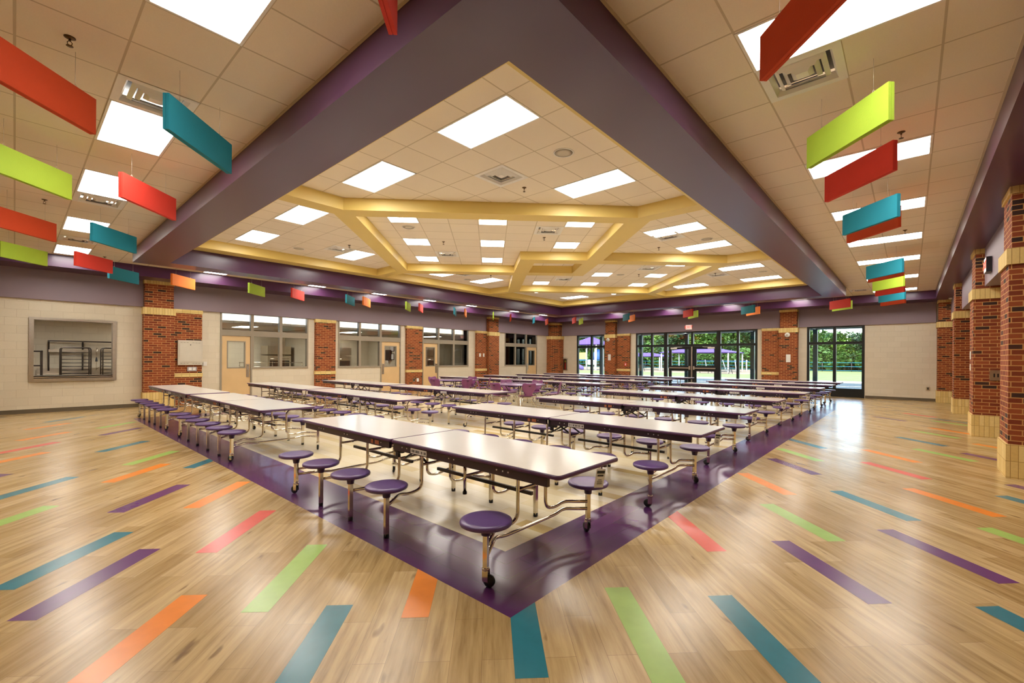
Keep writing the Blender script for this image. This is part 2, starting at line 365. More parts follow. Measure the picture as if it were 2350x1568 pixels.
def inside(p, poly):
    c = False
    for i in range(len(poly)):
        (x0,y0),(x1,y1) = poly[i-1], poly[i]
        if (y0 > p[1]) != (y1 > p[1]) and p[0] < (x1-x0)*(p[1]-y0)/(y1-y0)+x0: c = not c
    return c
def holed(m, poly, z, vents, k):
    hs = [h for h in (sq(*v) for v in vents) if all(inside(p, poly) for p in h)]
    pl = [poly] + hs; n = len(m.v); m.v += [(x,y,z) for p in pl for x,y in p]
    for tri in tessellate_polygon([[Vector((x,y,0)) for x,y in p] for p in pl]):
        m.f.append(tuple(n+q for q in tri)); m.m.append(k); m.s.append(False)
m = MB()
for q in ((X0,PYR,BX0,PF),(BX0,PYR,PFX,BY0),(BX0,BY1,PFX,PF),(BX1,BY0,PFX,BY1)):
    holed(m, [(q[0],q[1]),(q[2],q[1]),(q[2],q[3]),(q[0],q[3])], CZ, VENT_O, 0)
m.box(X0-.2,Y0-.2,4.5,X1+.2,Y1+.2,4.9); m.build('ceiling', [M['tile']], kind='structure').hide_render = False

def extr_ring(outer, inner, z0, z1, mb, m=0):
    """rectangular ring between two rectangles, with bottom and both side faces"""
    ox0,oy0,ox1,oy1 = outer; ix0,iy0,ix1,iy1 = inner
    O = [(ox0,oy0),(ox1,oy0),(ox1,oy1),(ox0,oy1)]; I = [(ix0,iy0),(ix1,iy0),(ix1,iy1),(ix0,iy1)]
    for i in range(4):
        j = (i+1) % 4
        mb.face([(*O[i],z0),(*I[i],z0),(*I[j],z0),(*O[j],z0)], m)
        mb.face([(*O[i],z0),(*O[j],z0),(*O[j],z1),(*O[i],z1)], m)
        mb.face([(*I[j],z0),(*I[i],z0),(*I[i],z1),(*I[j],z1)], m)
m = MB(); extr_ring((BX0,BY0,BX1,BY1),(IX0,IY0,IX1,IY1), BZ, CC, m)
m.build('trim_1', M['purple'], kind='structure')           # the purple beam square
# outer purple drop: soffit and faces
m = MB()
m.box(X0,PF,BZ,X1,Y1,CZ+.1); m.box(PFX,PYR,BZ,X1,PF,CZ+.1); m.box(X0,-3.6,BZ,X1,PYR,CZ+.1)
m.build('trim_2', M['purple'], kind='structure')
# angle strips where tile meets beam
m = MB()
for x0,y0,x1,y1 in ((BX0-.025,BY0-.025,BX0,BY1+.025),(BX0,BY0-.025,BX1,BY0),(BX1,BY0-.025,BX1+.025,BY1+.025),(BX0,BY1,BX1,BY1+.025),(X0,PF-.025,PFX,PF),(PFX-.025,PYR,PFX,PF),(X0,PYR,PFX,PYR+.025)):
    m.box(x0,y0,CZ-.004,x1,y1,CZ+.002)
m.build('trim_3', mat('ceiling_angle', (.62,.52,.38), .5), kind='structure')

# yellow ribbed soffit with nine openings
def mx_(p): return [(16.86-x, y) for x, y in p]
def my_(p): return [(x, 12.06-y) for x, y in p]
c1 = [(1.02,1.02),(5.75,1.02),(5.75,2.1),(1.98,5.86),(1.02,5.86)]
c7 = [(6.06,1.02),(6.06,2.0),(8.43,4.42),(10.82,2.02),(10.82,1.02)]
c3 = [(2.31,6.03),(5.89,2.46),(8.14,4.73),(6.94,6.03),(8.14,7.33),(5.89,9.6)]
c4 = [(7.52,6.03),(8.43,5.07),(9.34,6.03),(8.43,6.99)]
cells = [c1, mx_(c1), my_(c1), mx_(my_(c1)), c7, my_(c7), c3, mx_(c3), c4]
diag = [0,0,0,0,0,0,1,1,1]
from mathutils.geometry import tessellate_polygon
polys = [[(IX0-.02,IY0-.02),(IX1+.02,IY0-.02),(IX1+.02,IY1+.02),(IX0-.02,IY1+.02)]] + cells
m = MB(); m.v = [(x,y,RZ) for p in polys for x,y in p]
for tri in tessellate_polygon([[Vector((x,y,0)) for x,y in p] for p in polys]):
    m.f.append(tuple(tri)); m.m.append(0); m.s.append(False)
tl = MB()
for c, dg in zip(cells, diag):
    for i in range(len(c)):
        j = (i+1) % len(c); m.face([(*c[i],RZ),(*c[j],RZ),(*c[j],CC),(*c[i],CC)], 0)
    holed(tl, c, CC, VENT_C, dg)
m.build('trim_4', M['yellow'], kind='structure')
tl.build('ceiling_coffer', [M['tilec'],M['tiled']], kind='structure')

# ---- walls
WT = .2
def wallx(name, y, openings, x0=X0, x1=X1, ztop=4.9, mt=None, th=WT):
    """wall along x at face y, thickness going +y; openings (xa, xb, za, zb) sorted"""
    m = MB(); c = x0
    for xa, xb, za, zb in openings:
        m.box(c,y,0,xa,y+th,ztop)
        if za > 0: m.box(xa,y,0,xb,y+th,za)
        m.box(xa,y,zb,xb,y+th,ztop); c = xb
    m.box(c,y,0,x1,y+th,ztop); return m.build(name, mt or M['cmu'], kind='structure')
KOP = [(-1.55,-.01,.86,2.43),(2.56,3.50,0,2.97),(3.50,5.38,1.09,2.97),(6.54,8.40,1.09,2.97),(8.40,9.39,0,2.97),(10.55,11.48,0,2.97),(11.48,13.40,1.09,2.97),(16.09,17.93,1.09,2.97),(17.93,18.92,0,2.97)]
wallx('wall_left', Y1, KOP)
m = MB(); c = Y0
for ya, yb in ((-.32,1.64),(3.56,9.58),(11.45,13.44)):
    m.box(X1,c,0,X1+WT,ya,4.9); m.box(X1,ya,2.95,X1+WT,yb,4.9); c = yb
m.box(X1,c,0,X1+WT,Y1+WT,4.9); m.build('wall_far', M['cmu'], kind='structure')
MB().box(X0,Y0-WT,0,X1+WT,Y0,4.9).build('wall_right', M['cmu'], kind='structure')
MB().box(X0-WT,Y0-WT,0,X0,Y1+WT,4.9).build('wall_near', M['cmu'], kind='structure')
MB().box(X0,Y0,BZ,X1,-3.6,4.9).build('ceiling_passage', M['tile'], kind='structure')
# mauve headers
m = MB()
def seg(a0, a1, gaps):
    c = a0
    for g0, g1 in gaps: yield c, g0; c = g1
    yield c, a1
for xa, xb in seg(X0, 19.95, [(.62,1.31),(14.62,15.38)]): m.box(xa,Y1-.07,2.925,xb,Y1-.003,BZ+.01)
m.build('trim_5', M['mauve'], kind='structure')
m = MB()
for ya, yb in seg(-2.4, 14.5, [(1.93,2.66),(10.68,11.38)]): m.box(X1-.07,ya,2.925,X1-.003,yb,BZ+.01)
m.build('trim_6', M['mauve'], kind='structure')
m = MB()
for xa, xb in ((X0,2.25),(2.95,6.45),(7.15,10.65),(11.35,15.75),(16.45,20.15)): m.box(xa,-3.45,2.945,xb,-2.77,BZ+.01)
m.build('trim_7', M['mauve'], kind='structure')
# base strips
m = MB()
for xa, xb in seg(X0, 19.9, [(.6,2.5),(3.5,3.55),(5.6,6.42),(8.4,10.6),(13.85,15.42),(17.9,18.95)]): m.box(xa,Y1-.012,0,xb,Y1-.001,.105)
m.build('baseboard_left', M['base'], kind='structure')
m = MB()
for ya, yb in ((-2.4,-.34),(9.65,9.6+.25),(13.5,14.45)): m.box(X1-.012,ya,0,X1-.001,yb,.105)
m.build('baseboard_far', M['base'], kind='structure')

# ---- brick columns
def column(x0,y0,x1,y1,label,name='brick_column'):
    t = thing(name, label, 'column', ((x0+x1)/2,(y0+y1)/2,0), 0, 'tall brick columns with yellow bands')
    ox, oy = -(x0+x1)/2, -(y0+y1)/2
    def part(n, d, z0, z1, mt): MB().box(x0-d+ox,y0-d+oy,z0,x1+d+ox,y1+d+oy,z1).build(n, mt, t)
    part('shaft', 0, .43, 2.70, M['brick']); part('base', .022, 0, .43, M['ybrick']); part('band', .022, 2.70, 2.905, M['ybrickb'])
    part('upper_shaft', -.025, 2.905, 3.60, M['brick']); part('cap', -.003, 3.60, 3.69, M['ybrickb']); return t
column(.605,14.90,1.325,15.155,'tall brick column beside the white wall cabinet and the kitchen pass-through')
column(14.62,14.90,15.38,15.155,'tall brick column on the kitchen wall, second one, right of the two light switches')
column(20.36,10.70,20.64,11.36,'tall brick column with round sensor between the corner window and the glass doors')
column(20.36,1.95,20.64,2.64,'tall brick column with round sensor and white panel right of the glass doors')
column(6.47,-3.42,7.15,-2.62,'nearest tall brick column at the right edge of the photo')
column(10.67,-3.42,11.35,-2.62,'second tall brick column from the right, holding the switch plate')
column(15.77,-3.42,16.45,-2.62,'third tall brick column from the right along the passage')
column(20.06,-3.42,20.62,-2.42,'brick column in the far right corner beside the blank block wall')
# chamfered corner column
t = thing('brick_column', 'angled brick column in the far corner beside the fire extinguisher cabinet', 'column', (20.3,14.8,0), 0, 'tall brick columns with yellow bands')
def cham(d): return [(-.42-d,.355),(-.42-d,.08-d*.4),(.02-d*.4,-.36-d),(.345,-.36-d),(.345,.355)]
for n, d, z0, z1, mt in (('shaft',0,.43,2.70,'brick'),('base',.022,0,.43,'ybrick'),('band',.04,2.70,2.905,'ybrickb'),('upper_shaft',-.12,2.905,3.60,'brick'),('cap',-.10,3.60,3.69,'ybrickb')):
    MB().prism(cham(d), z0, z1).build(n, M[mt], t)
def pilaster(x0,y0,x1,y1,label):
    t = thing('brick_pilaster', label, 'pilaster', ((x0+x1)/2,(y0+y1)/2,0), 0, 'low brick pilasters under the mauve header')
    ox, oy = -(x0+x1)/2, -(y0+y1)/2
    for n, d, z0, z1, mt in (('shaft',0,0,.85,'brick'),('band',.015,.85,.97,'ybrickc'),('upper_shaft',0,.97,2.81,'brick'),('cap',.015,2.81,2.925,'ybrickc')):
        MB().box(x0-d+ox,y0-d+oy,z0,x1+(d if x1-x0>.5 else 0)+ox,y1+oy+(d if y1-y0>.5 else 0),z1).build(n, M[mt], t)
pilaster(1.35,15.04,2.045,15.16,'brick pilaster behind the white wall cabinet')
pilaster(5.61,15.04,6.38,15.16,'brick pilaster between the first and second kitchen window units')
pilaster(9.64,15.04,10.46,15.16,'brick pilaster with the socket plates between two kitchen doors')
pilaster(13.86,15.04,14.59,15.16,'brick pilaster carrying the two light switches')
pilaster(20.52,9.90,20.64,10.67,'brick pilaster with the red fire alarm pull, left of the glass doors')
pilaster(20.52,2.67,20.64,3.36,'brick pilaster right next to the glass doors on their right')

# ================================================================= KITCHEN-SIDE WINDOWS AND DOORS
FZ = (2.24, 2.31)     # rail between doors/windows and transoms
def frame_bar(m, xa, xb, za, zb, y0=Y1-.03, y1=Y1+.12): m.box(xa, y0, za, xb, y1, zb)
def kwindow(n, xa, xb, za, zb, mull=()):
    t = thing('window_%d' % n, None, None, (0,0,0), kind='structure')
    m = MB()
    for x0, x1 in ((xa, xa+.05), (xb-.05, xb)): frame_bar(m, x0, x1, za, zb)
    frame_bar(m, xa+.05, xb-.05, za, za+.06); frame_bar(m, xa+.05, xb-.05, zb-.06, zb)
    for x in mull: frame_bar(m, x-.045, x+.045, za+.06, zb-.06)
    m.build('window_frame', M['frame'], t)
    xs = [xa+.05] + [v for x in mull for v in (x-.045, x+.045)] + [xb-.05]
    for i in range(0, len(xs), 2): MB().box(xs[i], Y1+.04, za+.06, xs[i+1], Y1+.048, zb-.06).build('pane', M['glass'], t)
    return t
def kdoor(n, xa, xb, hinge):
    t = thing('door_%d' % n, None, None, (0,0,0), kind='structure')
    m = MB(); frame_bar(m, xa, xa+.05, 0, 2.24); frame_bar(m, xb-.05, xb, 0, 2.24); frame_bar(m, xa+.05, xb-.05, 2.18, 2.24); m.build('door_frame', M['frame'], t)
    a, b = xa+.055, xb-.055; g0, g1 = a+.16, b-.16; y0, y1 = Y1+.0, Y1+.045
    m = MB(); m.box(a,y0,.01,b,y1,1.12); m.box(a,y0,1.99,b,y1,2.175); m.box(a,y0,1.12,g0,y1,1.99); m.box(g1,y0,1.12,b,y1,1.99)
    lf = m.build('door_leaf', M['maple'], t)
    m = MB()
    for q in ((g0-.02,1.10,g1+.02,1.135),(g0-.02,1.975,g1+.02,2.01)): m.box(q[0],y0-.01,q[1],q[2],y1+.01,q[3])
    for q in ((g0-.02,g0+.015),(g1-.015,g1+.02)): m.box(q[0],y0-.01,1.135,q[1],y1+.01,1.975)
    m.build('glass_stop', M['frame'], lf)
    MB().box(g0+.015,Y1+.018,1.135,g1-.015,Y1+.026,1.975).build('pane', M['glass'], lf)
    hx = b-.075 if hinge < 0 else a+.075
    m = MB(); m.box(hx-.045,y0-.012,.80,hx+.045,y0,1.24); m.build('handle_plate', M['steel'], lf)
    m = MB(); m.tube(fillet([(hx,y0-.01,.92),(hx,y0-.06,.92),(hx,y0-.06,1.06),(hx,y0-.01,1.06)],.02),.009); m.lathe([(.018,0),(.018,-.03)],12,(hx,y0-.012,1.19),0,'y'); m.build('handle', M['chrome'], lf)
    ex = a-.004 if hinge < 0 else b+.004
    for z in (.25,1.15,1.95):
        MB().box(ex-.012,y0-.012,z-.05,ex+.012,y0+.002,z+.05).build('hinge', M['steel'], lf)
    return t
kwindow(1, 2.56, 5.38, 2.31, 2.97, (3.50,4.42)); kwindow(2, 3.50, 5.38, 1.09, 2.24, (4.42,)); kdoor(1, 2.56, 3.50, -1)
kwindow(3, 6.54, 9.39, 2.31, 2.97, (7.45,8.40)); kwindow(4, 6.54, 8.40, 1.09, 2.24, (7.45,)); kdoor(2, 8.40, 9.39, 1)
kwindow(5, 10.55, 13.40, 2.31, 2.97, (11.48,12.42)); kwindow(6, 11.48, 13.40, 1.09, 2.24, (12.42,)); kdoor(3, 10.55, 11.48, -1)
kwindow(7, 16.09, 18.92, 2.31, 2.97, (16.97,17.92)); kwindow(8, 16.09, 17.92, 1.09, 2.24, (16.97,)); kdoor(4, 17.93, 18.92, 1)
m = MB()
for xa, xb in ((2.56,5.38),(6.54,9.39),(10.55,13.40),(16.09,18.92)): frame_bar(m, xa, xb, 2.24, 2.31)
m.build('trim_8', M['frame'], kind='structure')

# ---- pass-through with stainless surround
t = thing('window_9', None, None, (0,0,0), kind='structure')
m = MB(); y0, y1 = Y1-.035, Y1+.24
m.box(-1.62,y0,.80,-1.535,y1,2.47); m.box(-.035,y0,.80,.045,y1,2.46); m.box(-1.535,y0,2.405,-.035,y1,2.465)
m.build('window_frame', M['steel'], t)
m = MB(); m.box(-1.535,y0+.01,.93,-.035,y1+.1,.955); m.box(-1.535,y0-.03,.80,-.035,y0+.01,.90); m.box(-1.535,y0-.03,.885,-.035,y1,.90); m.box(-1.535,y0+.01,.90,-.035,y0+.02,.955)
m.build('window_sill', M['steel'], t)

# ---- rooms behind the kitchen wall
KY = 18.9
m = MB(); m.box(X0,Y1+WT,-.12,X1,KY,0); m.build('floor_kitchen', mat('quarry_tile_floor', (.30,.22,.15), .35), kind='structure')
m = MB(); m.box(X0,KY,0,X1,KY+.1,3.3); m.box(X0-.1,Y1+WT,0,X0,KY,3.3); m.box(6.0,Y1+WT,0,6.1,KY,3.3); m.box(10.0,Y1+WT,0,10.1,KY,3.3); m.box(15.4,Y1+WT,0,15.5,KY,3.3); m.box(X1,Y1+WT,0,X1+.1,KY,3.3)
m.build('wall_kitchen', M['cmu'], kind='structure')
MB().box(X0,Y1+WT,2.62,X1,KY,2.7).build('ceiling_kitchen', M['tile'], kind='structure')

# ================================================================= STOREFRONT (far wall)
def sbar(m, ya, yb, za, zb, x0=X1-.01, x1=X1+.13): m.box(x0, ya, za, x1, yb, zb)
def swindow(n, ya, yb, mulls, rails, kick=0.12):
    t = thing('window_%d' % n, None, None, (0,0,0), kind='structure')
    m = MB(); w2 = .055; ys = [ya, *mulls, yb]
    sbar(m, ya, ya+.09, 0, 2.95); sbar(m, yb-.09, yb, 0, 2.95); sbar(m, ya+.09, yb-.09, 2.86, 2.95)
    edges = [ya+.09]
    for q in mulls: sbar(m, q-w2, q+w2, 0, 2.86); edges += [q-w2, q+w2]
    edges += [yb-.09]
    for i in range(0, len(edges), 2):
        sbar(m, edges[i], edges[i+1], 2.17, 2.28)
        if kick: sbar(m, edges[i], edges[i+1], 0, kick)
    m.build('window_frame', M['store'], t)
    for i in range(0, len(edges), 2):
        MB().box(X1+.06, edges[i], 2.28, X1+.068, edges[i+1], 2.86).build('pane', M['glass'], t)
        if kick: MB().box(X1+.06, edges[i], kick, X1+.068, edges[i+1], 2.17).build('pane', M['glass'], t)
    return t
swindow(10, 11.45, 13.44, (12.42,), 1, .35)
swindow(11, 7.90, 9.58, (8.66,), 1, .30)
swindow(12, 3.56, 5.26, (4.40,), 1, .30)
swindow(13, -.32, 1.64, (.67,), 1, .36)
t = swindow(14, 5.26, 7.90, (6.53,), 1, 0)
m = MB(); sbar(m, 7.76, 7.81, 0, 2.17)
def sdoor(n, ya, yb, hx):
    t = thing('door_%d' % n, None, None, (0,0,0), kind='structure')
    x0, x1 = X1+.02, X1+.07; sw = .15
    m = MB()
    for q in ((ya,yb,2.03,2.165),(ya,yb,.02,.28),(ya+sw,yb-sw,.93,1.19)): m.box(x0,q[0],q[2],x1,q[1],q[3])
    m.box(x0,ya,.28,x1,ya+sw,2.03); m.box(x0,yb-sw,.28,x1,yb,2.03)
    lf = m.build('door_leaf', M['store'], t)
    for z0, z1 in ((.28,.93),(1.19,2.03)): MB().box(x0+.02,ya+sw,z0,x0+.028,yb-sw,z1).build('pane', M['glass'], lf)
    m = MB(); m.box(x0-.075,ya+.03,1.05,x0-.04,yb-.03,1.11); e = yb-.05 if hx < 0 else ya+.05
    m.box(x0-.085,e-.04,1.0,x0-.001,e+.04,1.18); e2 = ya+.05 if hx < 0 else yb-.05; m.box(x0-.075,e2-.02,1.05,x0-.001,e2+.02,1.11)
    m.build('panic_bar', M['steel'], lf)
    e = ya+.28 if hx < 0 else yb-.28
    m = MB(); m.box(x0-.06,e-.16,2.04,x0-.001,e+.16,2.12); m.tube([(x0-.03,e,2.125),(x0-.1,e+(.3 if hx<0 else -.3),2.135),(x0+.0,e+(.42 if hx<0 else -.42),2.15)],.012,6); m.build('door_closer', M['white'], lf)
    return t
sdoor(5, 5.32, 6.47, -1); sdoor(6, 6.59, 7.74, 1)
tag(MB().box(X1-.05,6.50,0.001,X1-.012,6.56,2.16).build('door_post', M['steel']), 'silver removable post between the two glass exit doors', 'post')

# ================================================================= LIGHT PANELS, VENTS, SPEAKERS, SPRINKLERS
def panel_mesh(lx, ly, rot=0):
    t = thing('ceiling_light', 'x', 'ceiling light', (0,0,0), rot, 'flat ceiling light panels')
    hx, hy = lx/2, ly/2; f = .022
    m = MB()
    for q in ((-hx,-hy,hx,-hy+f),(-hx,hy-f,hx,hy),(-hx,-hy+f,-hx+f,hy-f),(hx-f,-hy+f,hx,hy-f)): m.box(q[0],q[1],-.006,q[2],q[3],.03)
    m.build('frame', M['whitem'], t)
    MB().box(-hx+f,-hy+f,-.001,hx-f,hy-f,.02).build('diffuser', M['light'], t); return t
P24 = panel_mesh(.606, 1.216); P22 = panel_mesh(.606, .606, R(45)); used = set()
def put(proto, loc, label, rz=None):
    if proto.name not in used: used.add(proto.name); o = proto; o.location = loc
    else: o = dup(proto, None, None, loc, rz if rz is not None else proto.rotation_euler[2])
    o['label'] = label; return o
for i, y in enumerate((1.78,4.81,7.25,10.30,13.35)): put(P24, (-.955,y,CZ-.001), 'light panel in the left aisle ceiling, %s from the camera' % ordn(i))
for i, x in enumerate((2.115,5.16,7.60,10.04,12.48,15.53,18.58)):
    put(P24, (x,-1.26,CZ-.001), 'light panel in the right aisle ceiling, %s from the camera' % ordn(i))
for i, x in enumerate((2.115,5.16,7.60,10.04,12.48,15.53,17.97)):
    put(P24, (x,13.47,CZ-.001), 'light panel in the narrow ceiling strip by the kitchen wall, %s from the left' % ordn(i))
for i, y in enumerate((1.75,4.46,7.20,10.20)):
    put(P24, (18.75,y,CZ-.001), 'light panel in the narrow ceiling strip by the glass doors, %s from the right' % ordn(i), R(90))
c24 = [(1.915,2.18,'big light panel in the nearest ceiling bay, its largest one near the front corner'),(1.915,4.62,'light panel in the nearest ceiling bay on its left side'),(4.35,2.18,'light panel in the nearest ceiling bay on its right side'),
 (1.915,7.45,'light panel in the left ceiling bay, nearest the purple beam and the yellow rib'),(1.915,9.89,'light panel in the left ceiling bay beside the purple beam, farther one'),(4.35,9.86,'light panel in the left ceiling bay beside the vent and far yellow rib'),
 (7.62,9.86,'light panel in the far left ceiling bay, left one of two'),(9.45,9.86,'light panel in the far left ceiling bay, right one of two'),
 (7.66,2.19,'light panel in the right ceiling bay beside the vent, nearer one of two'),(9.48,2.19,'light panel in the right ceiling bay, farther one of two'),
 (12.72,2.19,'light panel in the far right ceiling bay, partly cut by the yellow rib'),(15.14,2.19,'light panel in the far right ceiling bay beside the purple beam'),(15.14,4.6,'light panel in the far right ceiling bay, leftmost one'),
 (15.0,9.80,'light panel in the farthest corner ceiling bay')]
for x, y, l in c24: put(P24, (x,y,CC-.001), l)
c22 = [(3.31,6.03,'left corner'),(4.61,7.33,'middle of the left edge'),(5.90,8.63,'far left corner'),(4.61,4.74,'middle of the near edge'),(5.90,6.03,'centre'),(7.20,7.33,'far middle'),(5.90,3.45,'right corner'),(7.20,4.74,'middle of the right edge')]
for x, y, l in c22: put(P22, (x,y,CC-.001), 'square light panel in the central ceiling bay, at its %s' % l)
for x, y, l in ((11.07,6.03,'near corner'),(12.37,4.74,'middle of the right edge'),(13.67,6.03,'far right corner'),(12.37,7.33,'far middle'),(11.07,8.62,'left corner'),(11.07,3.45,'right corner')):
    put(P22, (x,y,CC-.001), 'square light panel in the second diamond ceiling bay, at its %s' % l)
for x, y, l in ((12.75,10.2,'left'),(15.2,7.9,'right')):  # glowing discs stand in for the tips of rib-hidden light panels
    tag(MB().lathe([(.10,0),(.10,-.008),(.085,-.01),(0,-.006)],20,(0,0,0)).build('panel_tip', M['tipl'], loc=(x,y,CC)), 'small round stand-in for the tip of a half-hidden light panel in the farthest ceiling bay, %s one' % l, 'panel_tip', 'round stand-ins for hidden panel tips')

def vent(rz=0):
    t = thing('ceiling_vent', 'x', 'vent', (0,0,0), rz, 'square ceiling vents')
    m = MB(); h = .30
    def ring(o, zo, i, zi, mb):
        O = [(-o,-o),(o,-o),(o,o),(-o,o)]; I = [(-i,-i),(i,-i),(i,i),(-i,i)]
        for a in range(4):
            b = (a+1) % 4
            mb.face([(*O[a],zo),(*I[a],zi),(*I[b],zi),(*O[b],zo)]); mb.face([(*O[b],zo+.006),(*I[b],zi+.006),(*I[a],zi+.006),(*O[a],zo+.006)])
    ring(.303,-.003,.24,-.003,m); ring(.24,-.003,.215,.05,m); m.build('frame', M['whitem'], t)
    for o, i in ((.19,.155),(.135,.10),(.08,.045)):
        m = MB(); ring(o,.022,i,-.004,m); m.build('louver', M['whitem'], t)
    MB().box(-.045,-.045,-.004,.045,.045,.002).build('centre_plate', M['whitem'], t)
    MB().box(-.235,-.235,.09,.235,.235,.10).build('duct_opening', M['black'], t); return t
V0 = vent(); V1 = vent(R(45))
# recess: vents hang a little so that their throat stays below the tile
def pv(p, x, y, z, l): put(p, (x,y,z-.001), l)
for i, y in enumerate((3.92,8.19,11.85)): pv(V0, -.955, y, CZ, 'square air vent in the left aisle ceiling, %s from the camera' % ordn(i))
for i, x in enumerate((2.73,9.12,17.93)): pv(V0, x, (-.96,-.96,-.355)[i], CZ, 'square air vent in the right aisle ceiling, %s from the camera' % ordn(i))
for x, y, l in ((3.14,3.10,'nearest'),(3.75,9.50,'left'),(8.06,2.50,'right'),(8.10,9.55,'far left'),(13.55,3.1,'far right')): pv(V0, x, y, CC, 'square air vent in the %s ceiling bay' % l)
for x, y, l in ((5.92,4.31,'central ceiling bay, right one'),(5.9,7.76,'central ceiling bay, left one'),(10.96,7.5,'second diamond ceiling bay, left one'),(11.1,4.4,'second diamond ceiling bay, right one')): pv(V1, x, y, CC, 'square air vent in the ' + l)

def speaker():
    t = thing('ceiling_speaker', 'x', 'speaker', (0,0,0), 0, 'round ceiling speakers')
    MB().lathe([(.14,0),(.14,-.006),(.125,-.008),(.123,-.003)],28).build('rim', M['whitem'], t)
    MB().lathe([(.123,-.0035),(.06,-.007),(0,-.008)],28).build('grille', mat('speaker_grille', (.52,.46,.36), .7), t); return t
SP = speaker()
for x, y, l in ((3.12,1.90,'nearest ceiling bay'),(3.02,10.25,'left ceiling bay'),(3.76,6.46,'central ceiling bay'),(8.84,10.19,'far left ceiling bay'),(8.85,1.90,'right ceiling bay'),(13.84,1.84,'far right ceiling bay'),(11.49,5.57,'second diamond ceiling bay')):
    put(SP, (x,y,CC-.001), 'round speaker grille in the ' + l)
def sprinkler():
    t = thing('sprinkler_head', 'x', 'sprinkler', (0,0,0), 0, 'ceiling sprinkler heads')
    MB().lathe([(.036,0),(.036,-.004),(.02,-.012),(.012,-.014)],16).build('escutcheon', M['brass'], t)
    m = MB(); m.lathe([(.008,-.012),(.008,-.03)],8)
    for s in (-1,1): m.tube([(0,0,-.025),(s*.014,0,-.04),(s*.012,0,-.055),(0,0,-.066)],.003,5)
    m.build('frame', M['brass'], t)
    MB().lathe([(.004,-.062),(.022,-.068),(.022,-.071),(0,-.071)],12).build('deflector', M['brass'], t); return t
SK = sprinkler()
for x, y, z, l in ((-1.58,3.32,CZ,'left aisle ceiling above the big red-orange baffle'),(-1.55,8.80,CZ,'left aisle ceiling, farther one'),(-.36,13.6,CZ,'ceiling strip by the kitchen wall'),(4.58,-1.6,CZ,'right aisle ceiling, nearest one'),(9.42,-1.6,CZ,'right aisle ceiling, second one'),(13.6,-1.0,CZ,'right aisle ceiling, third one'),
 (3.71,3.12,CC,'nearest ceiling bay'),(3.70,8.91,CC,'left ceiling bay beside the vent'),(5.02,6.83,CC,'central ceiling bay, left one'),(6.29,4.72,CC,'central ceiling bay, right one'),(8.81,8.99,CC,'far left ceiling bay'),(8.87,3.08,CC,'right ceiling bay'),(11.83,5.08,CC,'second diamond ceiling bay'),(13.2,3.08,CC,'far right ceiling bay')):
    put(SK, (x,y,z), 'sprinkler head in the ' + l)
tag(MB().lathe([(.07,0),(.07,-.02),(.05,-.045),(0,-.05)],20).build('smoke_detector', M['white'], loc=(19.6,-2.75,BZ)), 'white smoke detector under the purple soffit in the far right corner', 'smoke detector')

# ================================================================= HANGING BAFFLES
def baffle(c):
    t = thing('ceiling_baffle', 'x', 'baffle', (0,0,0), R(45), 'coloured felt baffles hung from the ceiling')
    L, H, T = .915, .305, .05; m = MB()
    for y0, y1 in ((-T/2,-.002),(.002,T/2)): m.box(-L/2,y0,-H/2,L/2,y1,H/2)
    m.box(-L/2+.004,-.002,-H/2+.004,L/2-.004,.002,H/2-.004)
    m.build('panel', M[c], t)
    for s in (-1,1):
        m = MB(); x = s*.29; m.tube([(x,0,.185),(x,0,CZ-3.54)],.0016,5); m.tube([(x,0,.185),(x-.014,0,.165),(x-.010,0,H/2-.003)],.002,5); m.tube([(x,0,.185),(x+.014,0,.165),(x+.010,0,H/2-.003)],.002,5)
        m.build('hanger_wire', M['wire'], t)
    return t
BP = {c: baffle(c) for c in ('red','orange','rust','teal','lime')}
CN = {'red':'red','orange':'orange','rust':'red-orange','teal':'teal','lime':'lime green'}
for i, (y, c) in enumerate(((.31,'red'),(3.36,'teal'),(5.79,'red'),(8.85,'teal'),(11.9,'red'))): put(BP[c], (-.70,y,3.54), '%s baffle in the left aisle, row beside the purple beam, %s from camera' % (CN[c], ordn(i)))
for i, (y, c) in enumerate(((3.32,'rust'),(5.76,'lime'),(8.82,'rust'),(11.87,'lime'))): put(BP[c], (-1.74,y,3.54), '%s baffle in the left aisle, leftmost row, %s from camera' % (CN[c], ordn(i)))
KR = [(-.02,'teal'),(1.22,'orange'),(3.06,'lime'),(4.28,'red'),(6.10,'teal'),(6.74,'orange'),(8.55,'lime'),(9.17,'red'),(10.99,'teal'),(11.61,'orange'),(13.4,'lime'),(14.63,'rust'),(16.46,'teal'),(17.6,'rust')]
for i, (x, c) in enumerate(KR): put(BP[c], (x,13.40,3.54), '%s baffle in the row along the kitchen wall, %s from the left' % (CN[c], ordn(i)))
FR = [(17.74,11.68,'red','front','nearest the corner'),(18.45,11.72,'lime','back','nearest the corner'),(17.76,8.66,'teal','front','above the window column'),(18.50,8.75,'orange','back','above the window column'),(17.80,5.68,'red','front','above the exit sign'),(18.52,5.72,'lime','back','above the exit sign'),
 (17.86,3.27,'teal','front','right of the exit sign'),(18.60,3.26,'orange','back','right of the exit sign'),(17.95,.24,'red','front','above the rightmost window'),(18.66,.24,'lime','back','above the rightmost window')]
for x, y, c, fb, l in FR: put(BP[c], (x,y,3.54), '%s baffle near the far wall, %s one of the pair %s' % (CN[c], fb, l))
RR = [(1.22,'rust'),(3.07,'lime'),(4.31,'red'),(6.20,'teal'),(6.80,'rust'),(11.06,'teal'),(11.60,'rust'),(13.4,'lime'),(14.64,'red'),(16.5,'teal'),(17.74,'rust')]
for i, (x, c) in enumerate(RR): put(BP[c], (x,-1.24,3.54), '%s baffle in the right aisle, %s from the camera' % (CN[c], ordn(i)))

